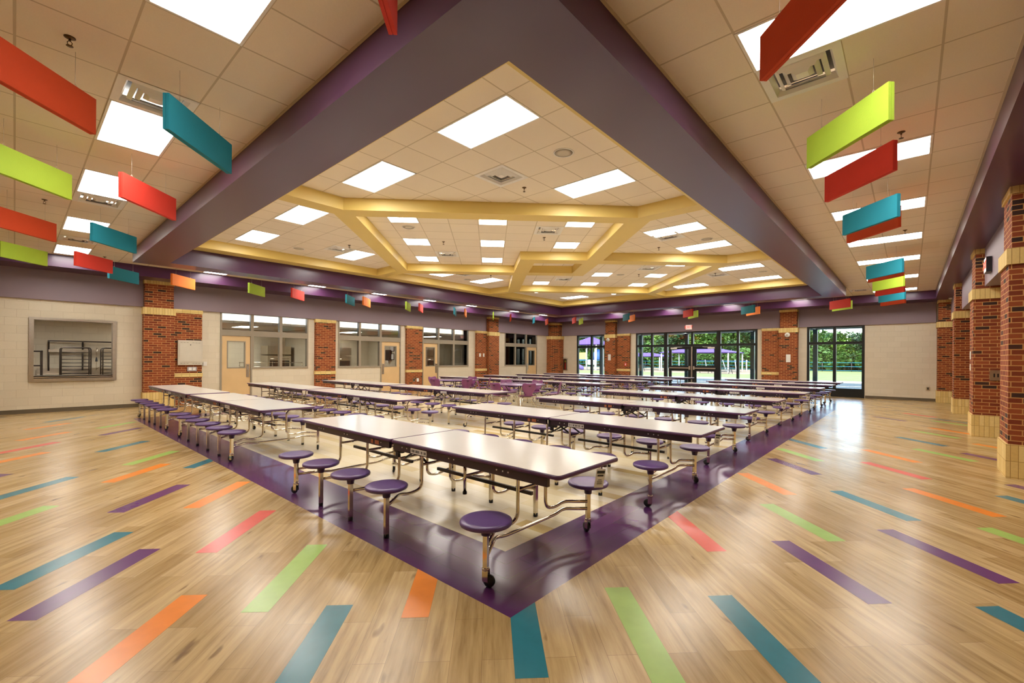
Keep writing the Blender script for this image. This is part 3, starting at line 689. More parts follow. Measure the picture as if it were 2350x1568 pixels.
# ================================================================= CAFETERIA TABLES
TZ, SZ, LH = .735, .435, 1.87        # table top, seat top, half length
def stool_seat_mesh():
    m = MB(); m.lathe([(.0,SZ-.036),(.155,SZ-.036),(.167,SZ-.030),(.171,SZ-.019),(.168,SZ-.008),(.158,SZ-.002),(.13,SZ-.001),(0,SZ-.004)], 32); return m
def make_table(skip=()):
    t = thing('cafeteria_table', 'x', 'cafeteria table', (0,0,0), 0, 'folding cafeteria tables with attached stools')
    # tops
    for s in (1,-1):
        y0, y1 = (.004, LH) if s > 0 else (-LH, -.004)
        def rr(d, r): return rrect(-.38+d, y0+d, .38-d, y1-d, r)
        a = rr(.009,.026)
        top = MB().prism(a, TZ-.012, TZ).build('tabletop', M['lam'], t)
        rings = [[(x,y,TZ-.030) for x,y in rr(.009,.026)],[(x,y,TZ-.027) for x,y in rr(.001,.034)],[(x,y,TZ-.018) for x,y in rr(-.002,.037)],[(x,y,TZ-.006) for x,y in rr(.001,.034)],[(x,y,TZ-.0008) for x,y in rr(.0085,.0265)]]
        m = MB(); m.loops(rings, 0, True, True, False); m.build('edge_band', M['edge'], top)
        # apron of dark channel under both long edges, with bolt heads
        m = MB(); ye = .13*s
        for sx in (-1,1):
            ya, yb = (y0+.03, y1-.10) if s > 0 else (y0+.10, y1-.03)
            m.prism([(ya,0),(yb,0)] , 0, 0) if False else None
            x0_, x1_ = sorted((sx*.345, sx*.37))
            m.box(x0_, ya, TZ-.088, x1_, yb, TZ-.0305)
            for yy in (.17,.24,.80,.86,1.32,1.38,1.43):
                m.lathe([(.006,0),(.006,sx*.002),(0,sx*.003)], 8, (sx*.37, s*yy, TZ-.052), 1, 'x')
        m.box(-.345, s*.5-.02, TZ-.06, .345, s*.5+.02, TZ-.0305); m.box(-.345, s*1.3-.02, TZ-.06, .345, s*1.3+.02, TZ-.0305)
        m.build('apron', [M['apron'], M['whitem']], t)
    ST = [(-1.34,-1.455),(-.76,-.885),(-.18,-.30),(.18,.285),(.76,.87),(1.34,1.455)]
    for i, (ys, yp) in enumerate(ST):
        m = MB(); end = i in (0,5)
        for sx in (-1,1):
            if (i, sx) in skip:
                m.tube([(sx*.165,ys,TZ-.09),(sx*.165,ys,.37)], .0135, 10); m.lathe([(.0175,0),(.0175,.022),(.0145,.024)], 10, (sx*.165,ys,.352), 1); continue
            pts = [(sx*.30,ys,TZ-.075),(sx*.165,ys,TZ-.10),(sx*.165,ys,.285),(sx*.30,ys,.265),(sx*.40,ys,.285),(sx*.585,yp,.265)]
            m.tube(fillet(pts, .09, 6), .0135, 10)
        m.tube([(-.165,ys,.50),(.165,ys,.50)], .0125, 10)
        if end: m.tube(fillet([(-.585,yp,.205),(-.40,ys,.225),(-.30,ys,.205),(.30,ys,.205),(.40,ys,.225),(.585,yp,.205)], .06, 5), .0135, 10)
        m.build('leg_frame', [M['chrome'], M['rubber']], t)
        for sx in (-1,1):
            if (i, sx) in skip: continue
            if not TB.get('seat'):
                s_ = stool_seat_mesh().build('stool_seat', M['seat'], t)
                h_ = MB().lathe([(.030,SZ-.105),(.032,SZ-.085),(.044,SZ-.045),(.05,SZ-.035)], 16).build('seat_hub', M['seatd'], s_)
                h2 = MB().lathe([(.005,0),(.005,.003),(0,.004)], 8, (.0,0,0)).build('bolt', M['whitem'], None); D.objects.remove(h2)
                p1 = MB().box(-.017,-.015,.02,.017,.015,SZ-.10).build('stool_post', M['chrome'], t)
                f1 = MB().lathe([(.021,0),(.022,.012),(.021,.030),(.017,.032)], 10).build('foot', M['rubber'], p1)
                p2 = MB().box(-.017,-.015,.118,.017,.015,SZ-.10).build('stool_post', M['chrome'], t)
                mm = MB(); mm.lathe([(.024,.105),(.026,.112),(.026,.118),(.02,.122)], 14)
                for q in (-1,1): mm.prism([(-.022,0),(.022,0),(.012,-.066),(-.002,-.066)], 0, .003) if False else mm.box(q*.017-.002,-.018,.035,q*.017+.002,.022,.108)
                k1 = mm.build('caster_fork', M['chrome'], p2)
                w1 = MB().lathe([(0,-.013),(.034,-.013),(.040,-.008),(.040,.008),(.034,.013),(0,.013)], 20, (0,.024,.040), 0, 'x').build('caster_wheel', M['rubber'], p2)
                TB.update(seat=s_, p1=p1, p2=p2); s_.location = (sx*.603, yp, 0)
                pp = p2 if end else p1
                ot = p1 if end else p2; ot.parent = None; TB['spare'] = ot
                pp.location = (sx*.603, yp, 0); pp.rotation_euler = (0,0,R(20))
            else:
                dup(TB['seat'], t, None, (sx*.603, yp, 0))
                q = dup(TB['p2'] if end else TB['p1'], t, None, (sx*.603, yp, 0)); q.rotation_euler = (0,0,R(random.choice((-25,20,150,200,75)) if end else 0))
    # link bars and the X brace at the fold
    m = MB()
    for s in (1,-1): m.box(-.011, s*.20, .425, .011, s*1.34, .452)
    m.build('link_bar', M['black'], t)
    m = MB()
    for sx in (-.1,.1):
        m.tube([(sx,-.17,.50),(sx,.16,TZ-.06)], .011, 6); m.tube([(sx,.17,.50),(sx,-.16,TZ-.06)], .011, 6)
    for sx in (-1,1):
        m.prism([(sx*.30,-.06),(sx*.30,.06),(sx*.27,.06),(sx*.27,-.06)] if sx > 0 else [(-.30,.06),(-.30,-.06),(-.27,-.06),(-.27,.06)], TZ-.13, TZ-.03)
        m.box(sx*.30-.012,-.02,TZ-.17,sx*.30+.012,.02,TZ-.12)
    m.build('fold_brace', M['black'], t)
    # stickers on the near long side
    m = MB(); m.box(-.374, .20, TZ-.075, -.3712, .27, TZ-.038); m.box(-.374,.30,TZ-.075,-.3712,.34,TZ-.038); m.build('warning_sticker', M['oranges'], t)
    m = MB()
    m.box(-.374, -.52, TZ-.080, -.3712, -.30, TZ-.036); x = -.51
    for k in range(13): m.box(-.3746, x, TZ-.070, -.374, x+random.choice((.004,.008,.011)), TZ-.048, 1); x += .0155
    m.build('instruction_sticker', [M['paper'], M['ink']], t)
    return t
TB = {}
T0 = make_table(); 
for k in ('p1','p2'):
    if TB[k].parent is None: D.objects.remove(TB[k].children[0]) if False else None
# (the first table owns one set of masters; the spare post master is parked on it and used below)
def place_table(x, y, label, src=None):
    o = dup(src or T0, None, label, (x, y, 0)); return o
rows = [.755,2.93,5.17,7.62,10.15,12.65,14.92,17.08]
tn = thing
T1 = make_table(skip={(1,-1)}); T1.location = (rows[0],1.81,0)
T1['label'] = 'nearest cafeteria table, missing one stool on its left long side'
rn = ['first','second','third','fourth','fifth','sixth','seventh','eighth']
ny = [0,1.70,1.88,1.96,1.94,1.94,1.94,1.94]
for i in range(1,8): place_table(rows[i], ny[i], 'cafeteria table at the right-hand floor band, %s row from the camera' % rn[i])
mid = [6.87,6.83,6.93,None,7.08,7.08,7.1,7.12]; far = [10.86,10.72,10.92,None,11.1,11.1,11.1,11.1]
for i in range(8):
    if mid[i] is None: continue
    place_table(rows[i], mid[i], 'cafeteria table in the middle of the %s row from the left floor band' % rn[i])
    place_table(rows[i], far[i], 'cafeteria table at the kitchen-wall end of the %s row' % rn[i])
def remove_tree(o):
    for c in list(o.children): remove_tree(c)
    D.objects.remove(o)
sp = TB['spare']; remove_tree(T0)
if sp.name in D.objects: remove_tree(sp)

# paper tags hanging at the near ends
for i in range(5):
    m = MB(); w2, h2 = .045, .13
    n = m.box(-w2,-.0012,-h2,w2,.0012,0); 
    m.box(-w2+.006,-.0018,-.032,w2-.006,-.0012,-.012,1)
    m.prism([(-.03,-.0018),(.03,-.0018),(.03,-.0012),(-.03,-.0012)], -.052, -.040, 1)
    for z, ww in ((-.078,.018),(-.088,.026),(-.098,.024),(-.106,.026)): m.box(-ww,-.0018,z,ww,-.0012,z+.004,1)
    m.tube([(0,0,0),(.0,.01,.012)], .001, 4)
    yy = T1.location[1] if i == 0 else ny[i]
    o = m.build('paper_tag', [M['paper'], M['ink']], loc=(rows[i]+.11, yy-LH-.006, TZ-.040)); o.rotation_euler = (R(4),R(8),R(-12-6*i))
    tag(o, 'white printed tag hanging from the end of the %s cafeteria table' % ('nearest' if i == 0 else rn[i]+' row'), 'tag', 'paper tags on table ends')

# ================================================================= ROUND TABLES AND CHAIRS
def make_round():
    t = thing('round_table', 'x', 'round table', (0,0,0), 0, 'round tables')
    m = MB(); m.lathe([(0,TZ-.028),(.755,TZ-.028),(.764,TZ-.022),(.766,TZ-.012),(.762,TZ-.003),(.752,TZ),(0,TZ)], 48); m.build('tabletop', M['ptop'], t)
    MB().lathe([(.757,TZ-.03),(.768,TZ-.024),(.770,TZ-.013),(.766,TZ-.003),(.757,TZ-.001)], 48).build('edge_band', M['edge'], t)
    m = MB(); m.box(-.5,-.02,TZ-.075,.5,.02,TZ-.03); m.box(-.02,-.5,TZ-.075,.02,.5,TZ-.03); m.build('support_rail', M['black'], t)
    for a in range(4):
        m = MB(); c_, s_ = math.cos(R(45+90*a)), math.sin(R(45+90*a))
        m.tube(fillet([(c_*.42,s_*.42,TZ-.04),(c_*.30,s_*.30,.40),(c_*.50,s_*.50,.05),(c_*.52,s_*.52,.0)], .12, 5), .017, 10); m.build('leg', M['chrome'], t)
    m = MB(); m.tube([(-.28,-.28,.42),(.28,.28,.42)], .013, 8); m.tube([(.28,-.28,.42),(-.28,.28,.42)], .013, 8); m.build('cross_brace', M['chrome'], t)
    return t
RT = make_round(); RC = [(8.07,7.02),(8.40,10.35)]
RT.location = (*RC[0],0); RT['label'] = 'lilac-topped round table, nearer one, ringed by plum chairs'
dup(RT, None, 'lilac-topped round table, farther one near the kitchen doors', (*RC[1],0))
def make_chair():
    t = thing('plastic_chair', 'x', 'chair', (0,0,0), 0, 'plum plastic chairs round the round tables')
    def grid(fn, nu, nv, th, mb):
        P = [[Vector(fn(i/nu, j/nv)) for j in range(nv+1)] for i in range(nu+1)]
        def nrm(i, j):
            a = P[min(nu,i+1)][j]-P[max(0,i-1)][j]; b = P[i][min(nv,j+1)]-P[i][max(0,j-1)]; return a.cross(b).normalized()
        Q = [[P[i][j]-nrm(i,j)*th for j in range(nv+1)] for i in range(nu+1)]
        n = len(mb.v); W = nv+1
        for G in (P, Q):
            for r_ in G: mb.v += [tuple(p) for p in r_]
        o = (nu+1)*W
        def add(f): mb.f.append(tuple(n+k for k in f)); mb.m.append(0); mb.s.append(True)
        for i in range(nu):
            for j in range(nv):
                a = i*W+j; add((a,a+W,a+W+1,a+1)); add((o+a,o+a+1,o+a+W+1,o+a+W))
        for i in range(nu): add((i*W,o+i*W,o+(i+1)*W,(i+1)*W)); add((i*W+nv,(i+1)*W+nv,o+(i+1)*W+nv,o+i*W+nv))
        for j in range(nv): add((j,j+1,o+j+1,o+j)); add((nu*W+j,o+nu*W+j,o+nu*W+j+1,nu*W+j+1))
    SH = .44
    def back(u, v):     # v up the back, u across
        h = v; wd = .105 + .115*math.sin(min(1,h*1.15)*PI*.5)**1.5 if h < .9 else .22
        wd = .10 + .10*(1-math.cos(min(1,h/.7)*PI))/2 + .06*max(0,1-h/.18)**2
        if h > .8: wd -= .04*((h-.8)/.2)**2.5
        x = (u*2-1)*wd; dip = .022*math.cos((u*2-1)*PI)*h if h > .8 else 0
        return (x, -.19 - .10*h**1.3 + .045*(u*2-1)**2, SH + .005 + .355*h - (.014*math.cos((u*2-1)*PI)+.0)*max(0,(h-.7)/.3))
    def seatf(u, v):
        x = (u*2-1)*(.20+.03*math.sin(v*PI)); y = -.20+.42*v
        return (x, y, SH - .012*math.cos((u*2-1)*PI/2) - .03*max(0,(v-.8)/.2)**2 + .03*(1-v)**4*1.0 + .012*(u*2-1)**2)
    m = MB(); grid(back, 12, 12, .007, m); bk = m.build('backrest', M['chair'], t)
    m = MB(); m.box(-.03,-.285,SH+.285,.03,-.255,SH+.298); m.build('hand_slot', M['black'], bk)
    m = MB(); grid(seatf, 12, 12, -.007, m); m.build('seat', M['chair'], t)
    for sx in (-1,1):
        m = MB(); m.tube(fillet([(sx*.14,.10,SH-.03),(sx*.17,.16,SH-.05),(sx*.21,.24,.012)], .04), .011, 8); m.build('leg', M['chrome'], t)
        m = MB(); m.tube(fillet([(sx*.14,-.08,SH-.03),(sx*.17,-.14,SH-.05),(sx*.22,-.27,.012)], .04), .011, 8); m.build('leg', M['chrome'], t)
    m = MB(); m.tube([(-.14,.08,SH-.03),(.14,.08,SH-.03)], .01, 8); m.tube([(-.14,-.08,SH-.03),(.14,-.08,SH-.03)], .01, 8); m.tube([(-.13,-.08,SH-.03),(-.13,.08,SH-.03)], .01, 8); m.tube([(.13,-.08,SH-.03),(.13,.08,SH-.03)], .01, 8)
    m.build('seat_frame', M['chrome'], t); return t
CH = make_chair(); first = True
def ring_chairs(c, spec):
    global first
    vd = math.atan2(c[1]+1.685, c[0]+1.858)       # away from the camera
    for deg, r_, l in spec:
        a = vd + PI + R(deg); x, y = c[0]+r_*math.cos(a), c[1]+r_*math.sin(a); rz = a + PI/2
        if first: CH.location = (x,y,0); CH.rotation_euler = (0,0,rz); CH['label'] = l; first = False
        else: dup(CH, None, l, (x,y,0), rz)
ring_chairs(RC[0], [(14,.88,'plum chair with its back to the camera at the nearer round table'),(-38,.88,'plum chair at the nearer round table, front right, back half turned'),(82,.98,'plum chair at the left side of the nearer round table'),(-84,.98,'plum chair at the right side of the nearer round table, seen edge-on'),(150,.92,'plum chair behind the nearer round table, left'),(-158,.92,'plum chair behind the nearer round table, right')])
ring_chairs(RC[1], [(22,.88,'plum chair with its back to the camera at the farther round table'),(-36,.88,'plum chair at the farther round table, front right'),(84,1.0,'plum chair at the left side of the farther round table'),(145,.92,'plum chair behind the farther round table, left'),(-135,.92,'plum chair behind the farther round table, right')])

# ================================================================= THINGS ON THE WALLS
def text_mesh(body, size, depth, mt, name, parent):
    cu = D.curves.new(name, 'FONT'); cu.body = body; cu.size = size; cu.extrude = depth; cu.align_x = 'CENTER'; cu.align_y = 'CENTER'
    o = D.objects.new(name, cu); COL.objects.link(o); dg = bpy.context.evaluated_depsgraph_get()
    me = D.meshes.new_from_object(o.evaluated_get(dg)); D.objects.remove(o)
    me.materials.clear(); me.materials.append(mt)
    o = D.objects.new(name, me); COL.objects.link(o); o.parent = parent; return o
# exit signs
t = thing('exit_sign', 'white exit sign with red letters on the mauve header above the glass doors', 'exit sign', (X1-.075,6.66,3.13), 0, 'exit signs')
m = MB(); m.box(-.05,-.16,-.115,0,.16,.125); m.build('housing', M['white'], t)
MB().box(-.053,-.145,-.10,-.05,.145,.11).build('sign_face', M['exitl'], t)
x = text_mesh('EXIT', .20, .002, M['exitr'], 'letters', t); x.location = (-.056,0,0); x.rotation_euler = (R(90),0,R(-90))
t = thing('exit_sign', 'black-edged exit sign jutting out from the right-hand header between two brick columns', 'exit sign', (9.75,-2.765,3.20), 0, 'exit signs')
MB().box(-.16,0,-.12,.16,.07,.15).build('housing', M['black'], t)
MB().box(-.15,.07,-.105,.15,.073,.135).build('sign_face', M['exitl'], t)
x = text_mesh('EXIT', .20, .002, M['exitr'], 'letters', t); x.location = (0,.075,.01); x.rotation_euler = (R(90),0,R(180))
# extinguisher cabinet
t = thing('fire_extinguisher_cabinet', 'recessed steel cabinet holding a red fire extinguisher near the far corner', 'extinguisher cabinet', (X1,14.29,.80))
m = MB(); 
for q in ((-.17,0,-.13,.74),(.13,0,.17,.74),(-.13,0,.13,.05),(-.13,.69,.13,.74)): m.box(-.025,q[0],q[1],-.002,q[2],q[3])
m.build('cabinet_frame', M['steel'], t); MB().box(-.004,-.13,.05,-.002,.13,.69).build('back_panel', M['dsteel'], t)
MB().box(-.021,-.13,.05,-.019,.13,.69).build('pane', M['glass'], t)
m = MB(); m.lathe([(0,.08),(.05,.08),(.055,.10),(.055,.42),(.03,.48),(.018,.50),(.018,.53)], 16, (-.012,0,0)); 
m.v = [(x*.2-.008, y, z) for x, y, z in m.v]; m.build('extinguisher', M['redp'], t)
MB().box(-.018,-.06,.50,-.008,.06,.62).build('tag', M['yellowp'], t)
# wall cabinet
t = thing('wall_cabinet', 'big off-white metal wall cabinet with a keyhole on the brick pilaster', 'cabinet', (1.73,14.99,1.60))
MB().box(-.315,-.02,-.38,.315,.048,.38).build('body', M['cork'] if False else mat('off_white_metal', (.62,.56,.45), .45), t)
d = MB().box(-.27,-.032,-.28,.27,-.02,.27).build('door', mat('off_white_door', (.64,.58,.47), .45), t)
MB().lathe([(.014,0),(.014,-.006),(0,-.007)], 12, (0,-.032,.24), 0, 'y').build('keyhole', M['black'], d)
m = MB()
for k in range(7):
    if k in (3,): continue
    m.box(-.25+.075*k,-.024,.305,-.20+.075*k,-.02,.312); m.box(-.25+.075*k,-.024,-.335,-.20+.075*k,-.02,-.328)
m.build('vent_slot', M['base'], t)
t = thing('wall_plate', 'small grey control box under the white wall cabinet on the brick', 'wall plate', (1.78,15.04,1.10), 0, 'small plates on the walls')
MB().box(-.12,-.04,-.07,.12,-.001,.06).build('box', mat('grey_plastic_box', (.42,.40,.42), .3), t)
MB().box(-.09,-.044,-.045,-.01,-.04,.045).build('display', M['white'], t); MB().box(.02,-.044,-.045,.09,-.04,.045).build('display', M['white'], t)
m = MB(); m.box(2.10,Y1-.03,1.19,2.20,Y1-.001,1.32); m.box(2.05,Y1-.03,1.25,2.10,Y1-.005,1.27,1)
tag(m.build('thermostat', [M['white'], M['black']]), 'small white thermostat on block wall beside the big off-white cabinet', 'thermostat')
def plate(x, y, z, w_, h_, ax, label, mt='white', cat='wall plate', name='wall_plate', dots=True):
    t = thing(name, label, cat, (x,y,z), {'y':0,'x':R(-90),'+y':R(180)}[ax], 'small plates on the walls')
    MB().box(-w_/2,-.010,-h_/2,w_/2,-.001,h_/2).build('plate', M[mt], t)
    if dots: MB().box(-w_*.18,-.014,-h_*.28,w_*.18,-.010,h_*.28).build('switch', M['black'] if mt == 'steel' else M['whitem'], t)
plate(14.10,15.04,1.67,.12,.17,'y','white switch plate on the brick pilaster, left one')
plate(14.36,15.04,1.67,.10,.17,'y','white switch plate on the brick pilaster, right one')
plate(10.02,15.04,.50,.13,.15,'y','grey socket plate low on the brick pilaster between the kitchen doors','steel')
plate(10.22,15.04,.50,.12,.15,'y','white socket plate low on the brick pilaster between the kitchen doors')
plate(20.64,-2.19,.47,.10,.14,'x','steel socket plate low on the blank block wall at the far right','steel')
plate(20.515,10.13,1.22,.12,.18,'x','red fire alarm pull station on the brick pilaster','redp','fire alarm','fire_alarm_pull')
plate(20.355,11.05,1.61,.17,.34,'x','tall white panel on the brick column by the corner window','white','wall plate','wall_plate',False)
plate(20.355,2.28,1.58,.17,.34,'x','tall white panel on the brick column right of the glass doors','white','wall plate','wall_plate',False)
t = thing('wall_plate','two-gang steel switch plate on the side of the second brick column','wall plate',(10.655,-2.93,1.21),R(-90),'small plates on the walls')
MB().box(-.085,-.010,-.10,.085,-.001,.10).build('plate', M['steel'], t); MB().box(-.035,-.016,-.035,-.015,-.010,.035).build('switch', M['black'], t); MB().box(.015,-.016,-.035,.035,-.010,.035).build('switch', M['black'], t)
plate(10.92,-2.605,1.60,.10,.16,'+y','white plate on the room side of the second brick column, upper'); plate(10.92,-2.605,1.36,.10,.13,'+y','white plate on the room side of the second brick column, lower')
for y, l in ((11.14,'column by the corner window'),(2.32,'column right of the glass doors')):
    t = thing('wall_sensor', 'round white sensor high on the brick ' + l, 'sensor', (20.355,y,2.60), 0, 'round wall sensors')
    MB().lathe([(.10,0),(.10,-.03),(.08,-.05),(0,-.055)], 24, (0,0,0), 0, 'x').build('dome', M['white'], t); MB().lathe([(.03,-.054),(.03,-.06),(0,-.062)], 12, (0,0,0), 0, 'x').build('lens', M['steel'], t)

# ================================================================= KITCHEN THINGS
def rack(x, y, label, w_=.62, d_=.5, h_=1.72):
    t = thing('tray_rack', label, 'tray rack', (x,y,0), 0, 'dark tray racks')
    for sy in (-1,1):
        m = MB(); m.tube(fillet([(-w_/2,sy*d_/2,.1),(-w_/2,sy*d_/2,h_),(w_/2,sy*d_/2,h_),(w_/2,sy*d_/2,.1)], .07), .016, 8); m.build('upright', M['dsteel'], t)
    for k in range(14):
        z = .22+.105*k
        for sy in (-1,1): MB().tube([(-w_/2,sy*d_/2,z),(w_/2,sy*d_/2,z)], .009, 5).build('slide_rail', M['dsteel'], t)
    for sx in (-1,1):
        for sy in (-1,1): MB().lathe([(0,-.012),(.05,-.012),(.05,.012),(0,.012)], 14, (sx*w_/2,sy*d_/2,.05), 0, 'x').build('caster', M['rubber'], t)
rack(-.66,16.9,'dark tray rack behind the pass-through window, middle one'); rack(.22,16.9,'dark tray rack at the right edge of the pass-through window')
t = thing('shelf_unit', 'dark metal shelf unit inside the pass-through on the left', 'shelf unit', (-1.72,16.6,0))
for sx in (-1,1):
    for sy in (-1,1): MB().box(sx*.36-.02,sy*.25-.02,0,sx*.36+.02,sy*.25+.02,1.62).build('post', M['dsteel'], t)
for z in (.3,.78,1.2,1.6): MB().box(-.38,-.27,z-.02,.38,.27,z+.015).build('shelf', M['dsteel'], t)
t = thing('sink_counter', 'long stainless sink counter along the kitchen back wall', 'sink counter', (-.4,18.4,0))
m = MB(); m.box(-1.0,-.35,.86,-.2,.35,.90); m.box(.9,-.35,.86,1.5,.35,.90); m.box(-.2,-.35,.86,.9,-.27,.90); m.box(-.2,.27,.86,.9,.35,.90); m.box(-1.0,.33,.90,1.5,.36,1.08); m.build('countertop', M['steel'], t)
m = MB(); m.box(-.2,-.27,.60,.9,.27,.62); m.box(-.21,-.28,.60,-.2,.28,.87); m.box(.9,-.28,.60,.91,.28,.87); m.box(-.2,-.28,.60,.9,-.27,.87); m.box(-.2,.27,.60,.9,.28,.87); m.build('basin', M['steel'], t)
for x in (-.95,1.45):
    for y in (-.3,.3): MB().lathe([(.02,0),(.02,.86)], 8, (x,y,0)).build('leg', M['steel'], t)
m = MB(); m.tube(fillet([(.35,.30,1.0),(.35,.30,1.75),(.35,.10,1.75),(.33,.05,1.45)], .12, 8), .011, 8); m.tube([(.35,.3,1.05),(.55,.05,1.22)], .012, 8); f = m.build('faucet', M['chrome'], t)
MB().lathe([(.012,.14),(.02,.10),(.03,.02),(.035,0)], 12, (.33,.05,1.30)).build('spray_handle', M['black'], f)
t = thing('pot_rack', 'dark wall-hung pot rack frame over the kitchen sink counter', 'pot rack', (-.4,18.7,0))
m = MB(); m.tube([(-.75,0,1.0),(-.75,0,1.95)], .022, 6); m.tube([(.02,0,1.0),(.02,0,1.95)], .022, 6); m.build('upright', M['dsteel'], t); MB().box(-.77,-.04,1.93,.9,0,1.97).build('top_rail', M['dsteel'], t)
MB().box(-.75,-.03,1.60,1.5,.03,1.68).build('shelf', M['steel'], t)
# things seen through the kitchen windows
def cook(x, label):
    t = thing('kitchen_oven', label, 'oven', (x,18.3,0), 0, 'steel kitchen ovens')
    MB().box(-.45,-.4,.1,.45,.4,1.55).build('body', M['steel'], t); MB().box(-.38,-.41,.25,.38,-.4,1.35).build('door', M['dsteel'], t); MB().tube([(-.36,-.44,1.42),(.36,-.44,1.42)], .012, 6).build('handle', M['chrome'], t)
    m = MB()
    for k in range(5): m.box(-.42,-.42,1.62+.055*k,.42,-.40,1.645+.055*k)
    m.box(-.45,-.40,1.60,.45,.4,1.95); m.build('louver', M['steel'], t)
cook(5.4,'steel oven with louvered hood seen through the first kitchen window'); cook(8.1,'steel oven with louvered hood seen through the second window unit'); cook(13.3,'steel oven seen through the third window unit')
t = thing('serving_counter', 'steel serving counter seen through the first kitchen window', 'counter', (4.6,16.7,0))
MB().box(-1.2,-.3,.87,1.2,.3,.92).build('countertop', M['steel'], t); MB().box(-1.15,-.28,0,1.15,.28,.87).build('body', M['cork'], t)
m = MB(); m.tube([(-1.1,-.28,1.12),(1.1,-.28,1.12)], .012, 6); m.tube([(-1.1,-.28,1.28),(1.1,-.28,1.28)], .012, 6)
for x in (-1.1,0,1.1): m.tube([(x,-.28,.92),(x,-.28,1.3)], .012, 6)
m.build('rail', M['chrome'], t)
t = thing('towel_dispenser', 'black paper towel dispenser seen through the second kitchen door', 'towel dispenser', (9.9,17.0,1.62))
MB().box(-.02,-.2,-.25,.095,.2,.25).build('case', M['black'], t); MB().box(0,-.05,-.36,.06,.05,-.25).build('towel', M['paper'], t)
for i, (y, z) in enumerate(((16.1,1.95),(16.1,1.55),(16.75,1.95),(16.75,1.55))):
    t = thing('picture_frame', 'black-framed certificate on the inner kitchen wall, %s' % ('upper left','lower left','upper right','lower right')[i], 'picture frame', (9.995,y,z), 0, 'framed certificates')
    MB().box(-.02,-.17,-.15,-.001,.17,.15).build('frame', M['black'], t); MB().box(-.022,-.145,-.125,-.02,.145,.125).build('sheet', M['paper'], t)
m = MB(); m.box(11.9,17.0,0,14.2,17.6,.9); tag(m.build('work_table', M['steel']), 'steel work table behind the third kitchen window', 'table')
for i, (x, y) in enumerate(((-1,16.2),(3.9,17.2),(8.1,17.2),(12.6,17.2),(18,17.2),(1.8,17.6))):  # panels added to light the rooms behind the kitchen wall
    put(P24, (x,y,2.619), 'light panel added to light the kitchen behind the wall, %s from the left' % ('first','third','fourth','fifth','sixth','second')[i])

# ================================================================= OUTDOORS
def ground(name, x0, y0, x1, y1, z, mt):
    m = MB(); m.box(x0,y0,z-.1,x1,y1,z); return m.build(name, M[mt], kind='structure')
ground('ground_walk',X1+WT,-30,27.5,60,-.02,'concrete'); ground('ground_road',27.5,-40,37.5,90,-.10,'asphalt'); ground('ground_curb',37.5,-40,40.5,90,-.06,'concrete')
ground('ground_grass',40.5,-60,82,12,-.06,'grass'); ground('ground_grass_strip',40.5,12,52,110,-.06,'grass'); ground('ground_play',52,12,82,110,-.05,'mulch'); ground('ground_back',82,-80,170,150,-.08,'grassd')
m = MB()
for k in range(8): m.box(28.2,-22+9*k,-.099,37,-21.85+9*k,-.092)
m.box(32.4,-30,-.099,32.55,90,-.092); tag(m.build('road_marking', M['whitem']), 'white painted lines on the grey road outside', 'road marking')
# covered walk outside the doors
t = thing('walkway_canopy', 'covered walk on dark green posts outside the far windows', 'canopy', (23.5,6,0))
MB().box(-2.6,-16,3.02,1.0,16,3.20).build('roof', M['roofw'], t)
for y in (13.43,10.66,7.87,4.45,1.72,-1.1,16.2,-4.0):
    MB().box(-.09,y-6-.09,-.02,.09,y-6+.09,2.98).build('post', M['green'], t)
    MB().box(-2.55,y-6-.03,2.98,.1,y-6+.03,3.02).build('beam', M['roofw'], t)
MB().box(-.1,-16,2.98,.0,16,3.05).build('fascia', M['green'], t)
def shade(x, y, lx, ly, ze, zr, label, rz=0):
    t = thing('shade_canopy', label, 'shade canopy', (x,y,0), rz, 'purple playground shade canopies')
    hx, hy = lx/2, ly/2; r = max(0, hy-hx)
    m = MB(); A,B_,C_,D_ = (-hx,-hy,ze),(hx,-hy,ze),(hx,hy,ze),(-hx,hy,ze); E1,E2 = (0,-r,zr),(0,r,zr)
    for f in ((A,B_,E1),(C_,D_,E2),(D_,A,E1,E2),(B_,C_,E2,E1)): m.face(f); m.face([(p[0],p[1],p[2]-.05) for p in reversed(f)])
    m.build('cloth', M['fabric'], t)
    for sx in (-1,1):
        for sy in (-1,1): MB().lathe([(.09,-.06),(.08,ze)], 10, (sx*(hx-.3),sy*(hy-.3),0)).build('post', M['white'], t)
shade(62,20.3,7,9.5,2.55,3.35,'wide purple shade canopy seen through the right glass doors')
shade(64,29.8,5,7.5,2.05,2.62,'lower purple shade canopy seen left of the doors')
shade(56,34.6,5,5,3.75,5.0,'peaked purple shade canopy over the play structure')
t = thing('play_structure', 'play structure with yellow panels and violet spiral slide', 'play structure', (55.5,34.4,0))
MB().box(-1.2,-1.5,1.4,1.2,1.5,1.5).build('deck', M['bluep'], t)
for sx in (-1,1):
    for sy in (-1,0,1): MB().lathe([(.06,-.06),(.06,3.1)], 8, (sx*1.2,sy*1.5,0)).build('post', M['white'], t)
MB().box(-1.25,-.1,1.55,-1.18,1.4,2.55).build('play_panel', M['yellowp'], t); MB().box(-1.25,-1.4,.75,-1.18,-.3,1.45).build('play_panel', M['white'], t)
MB().lathe([(.55,1.5),(.6,1.6),(.6,2.5),(.3,3.0),(.05,3.1)], 14, (0,-1.2,0)).build('tower', M['bluep'], t)
m = MB(); m.tube([(-1.6+.85*math.cos(a*.5), 1.5+.85*math.sin(a*.5), 1.7-.145*a) for a in range(12)], .32, 10); m.build('slide', M['slide'], t)
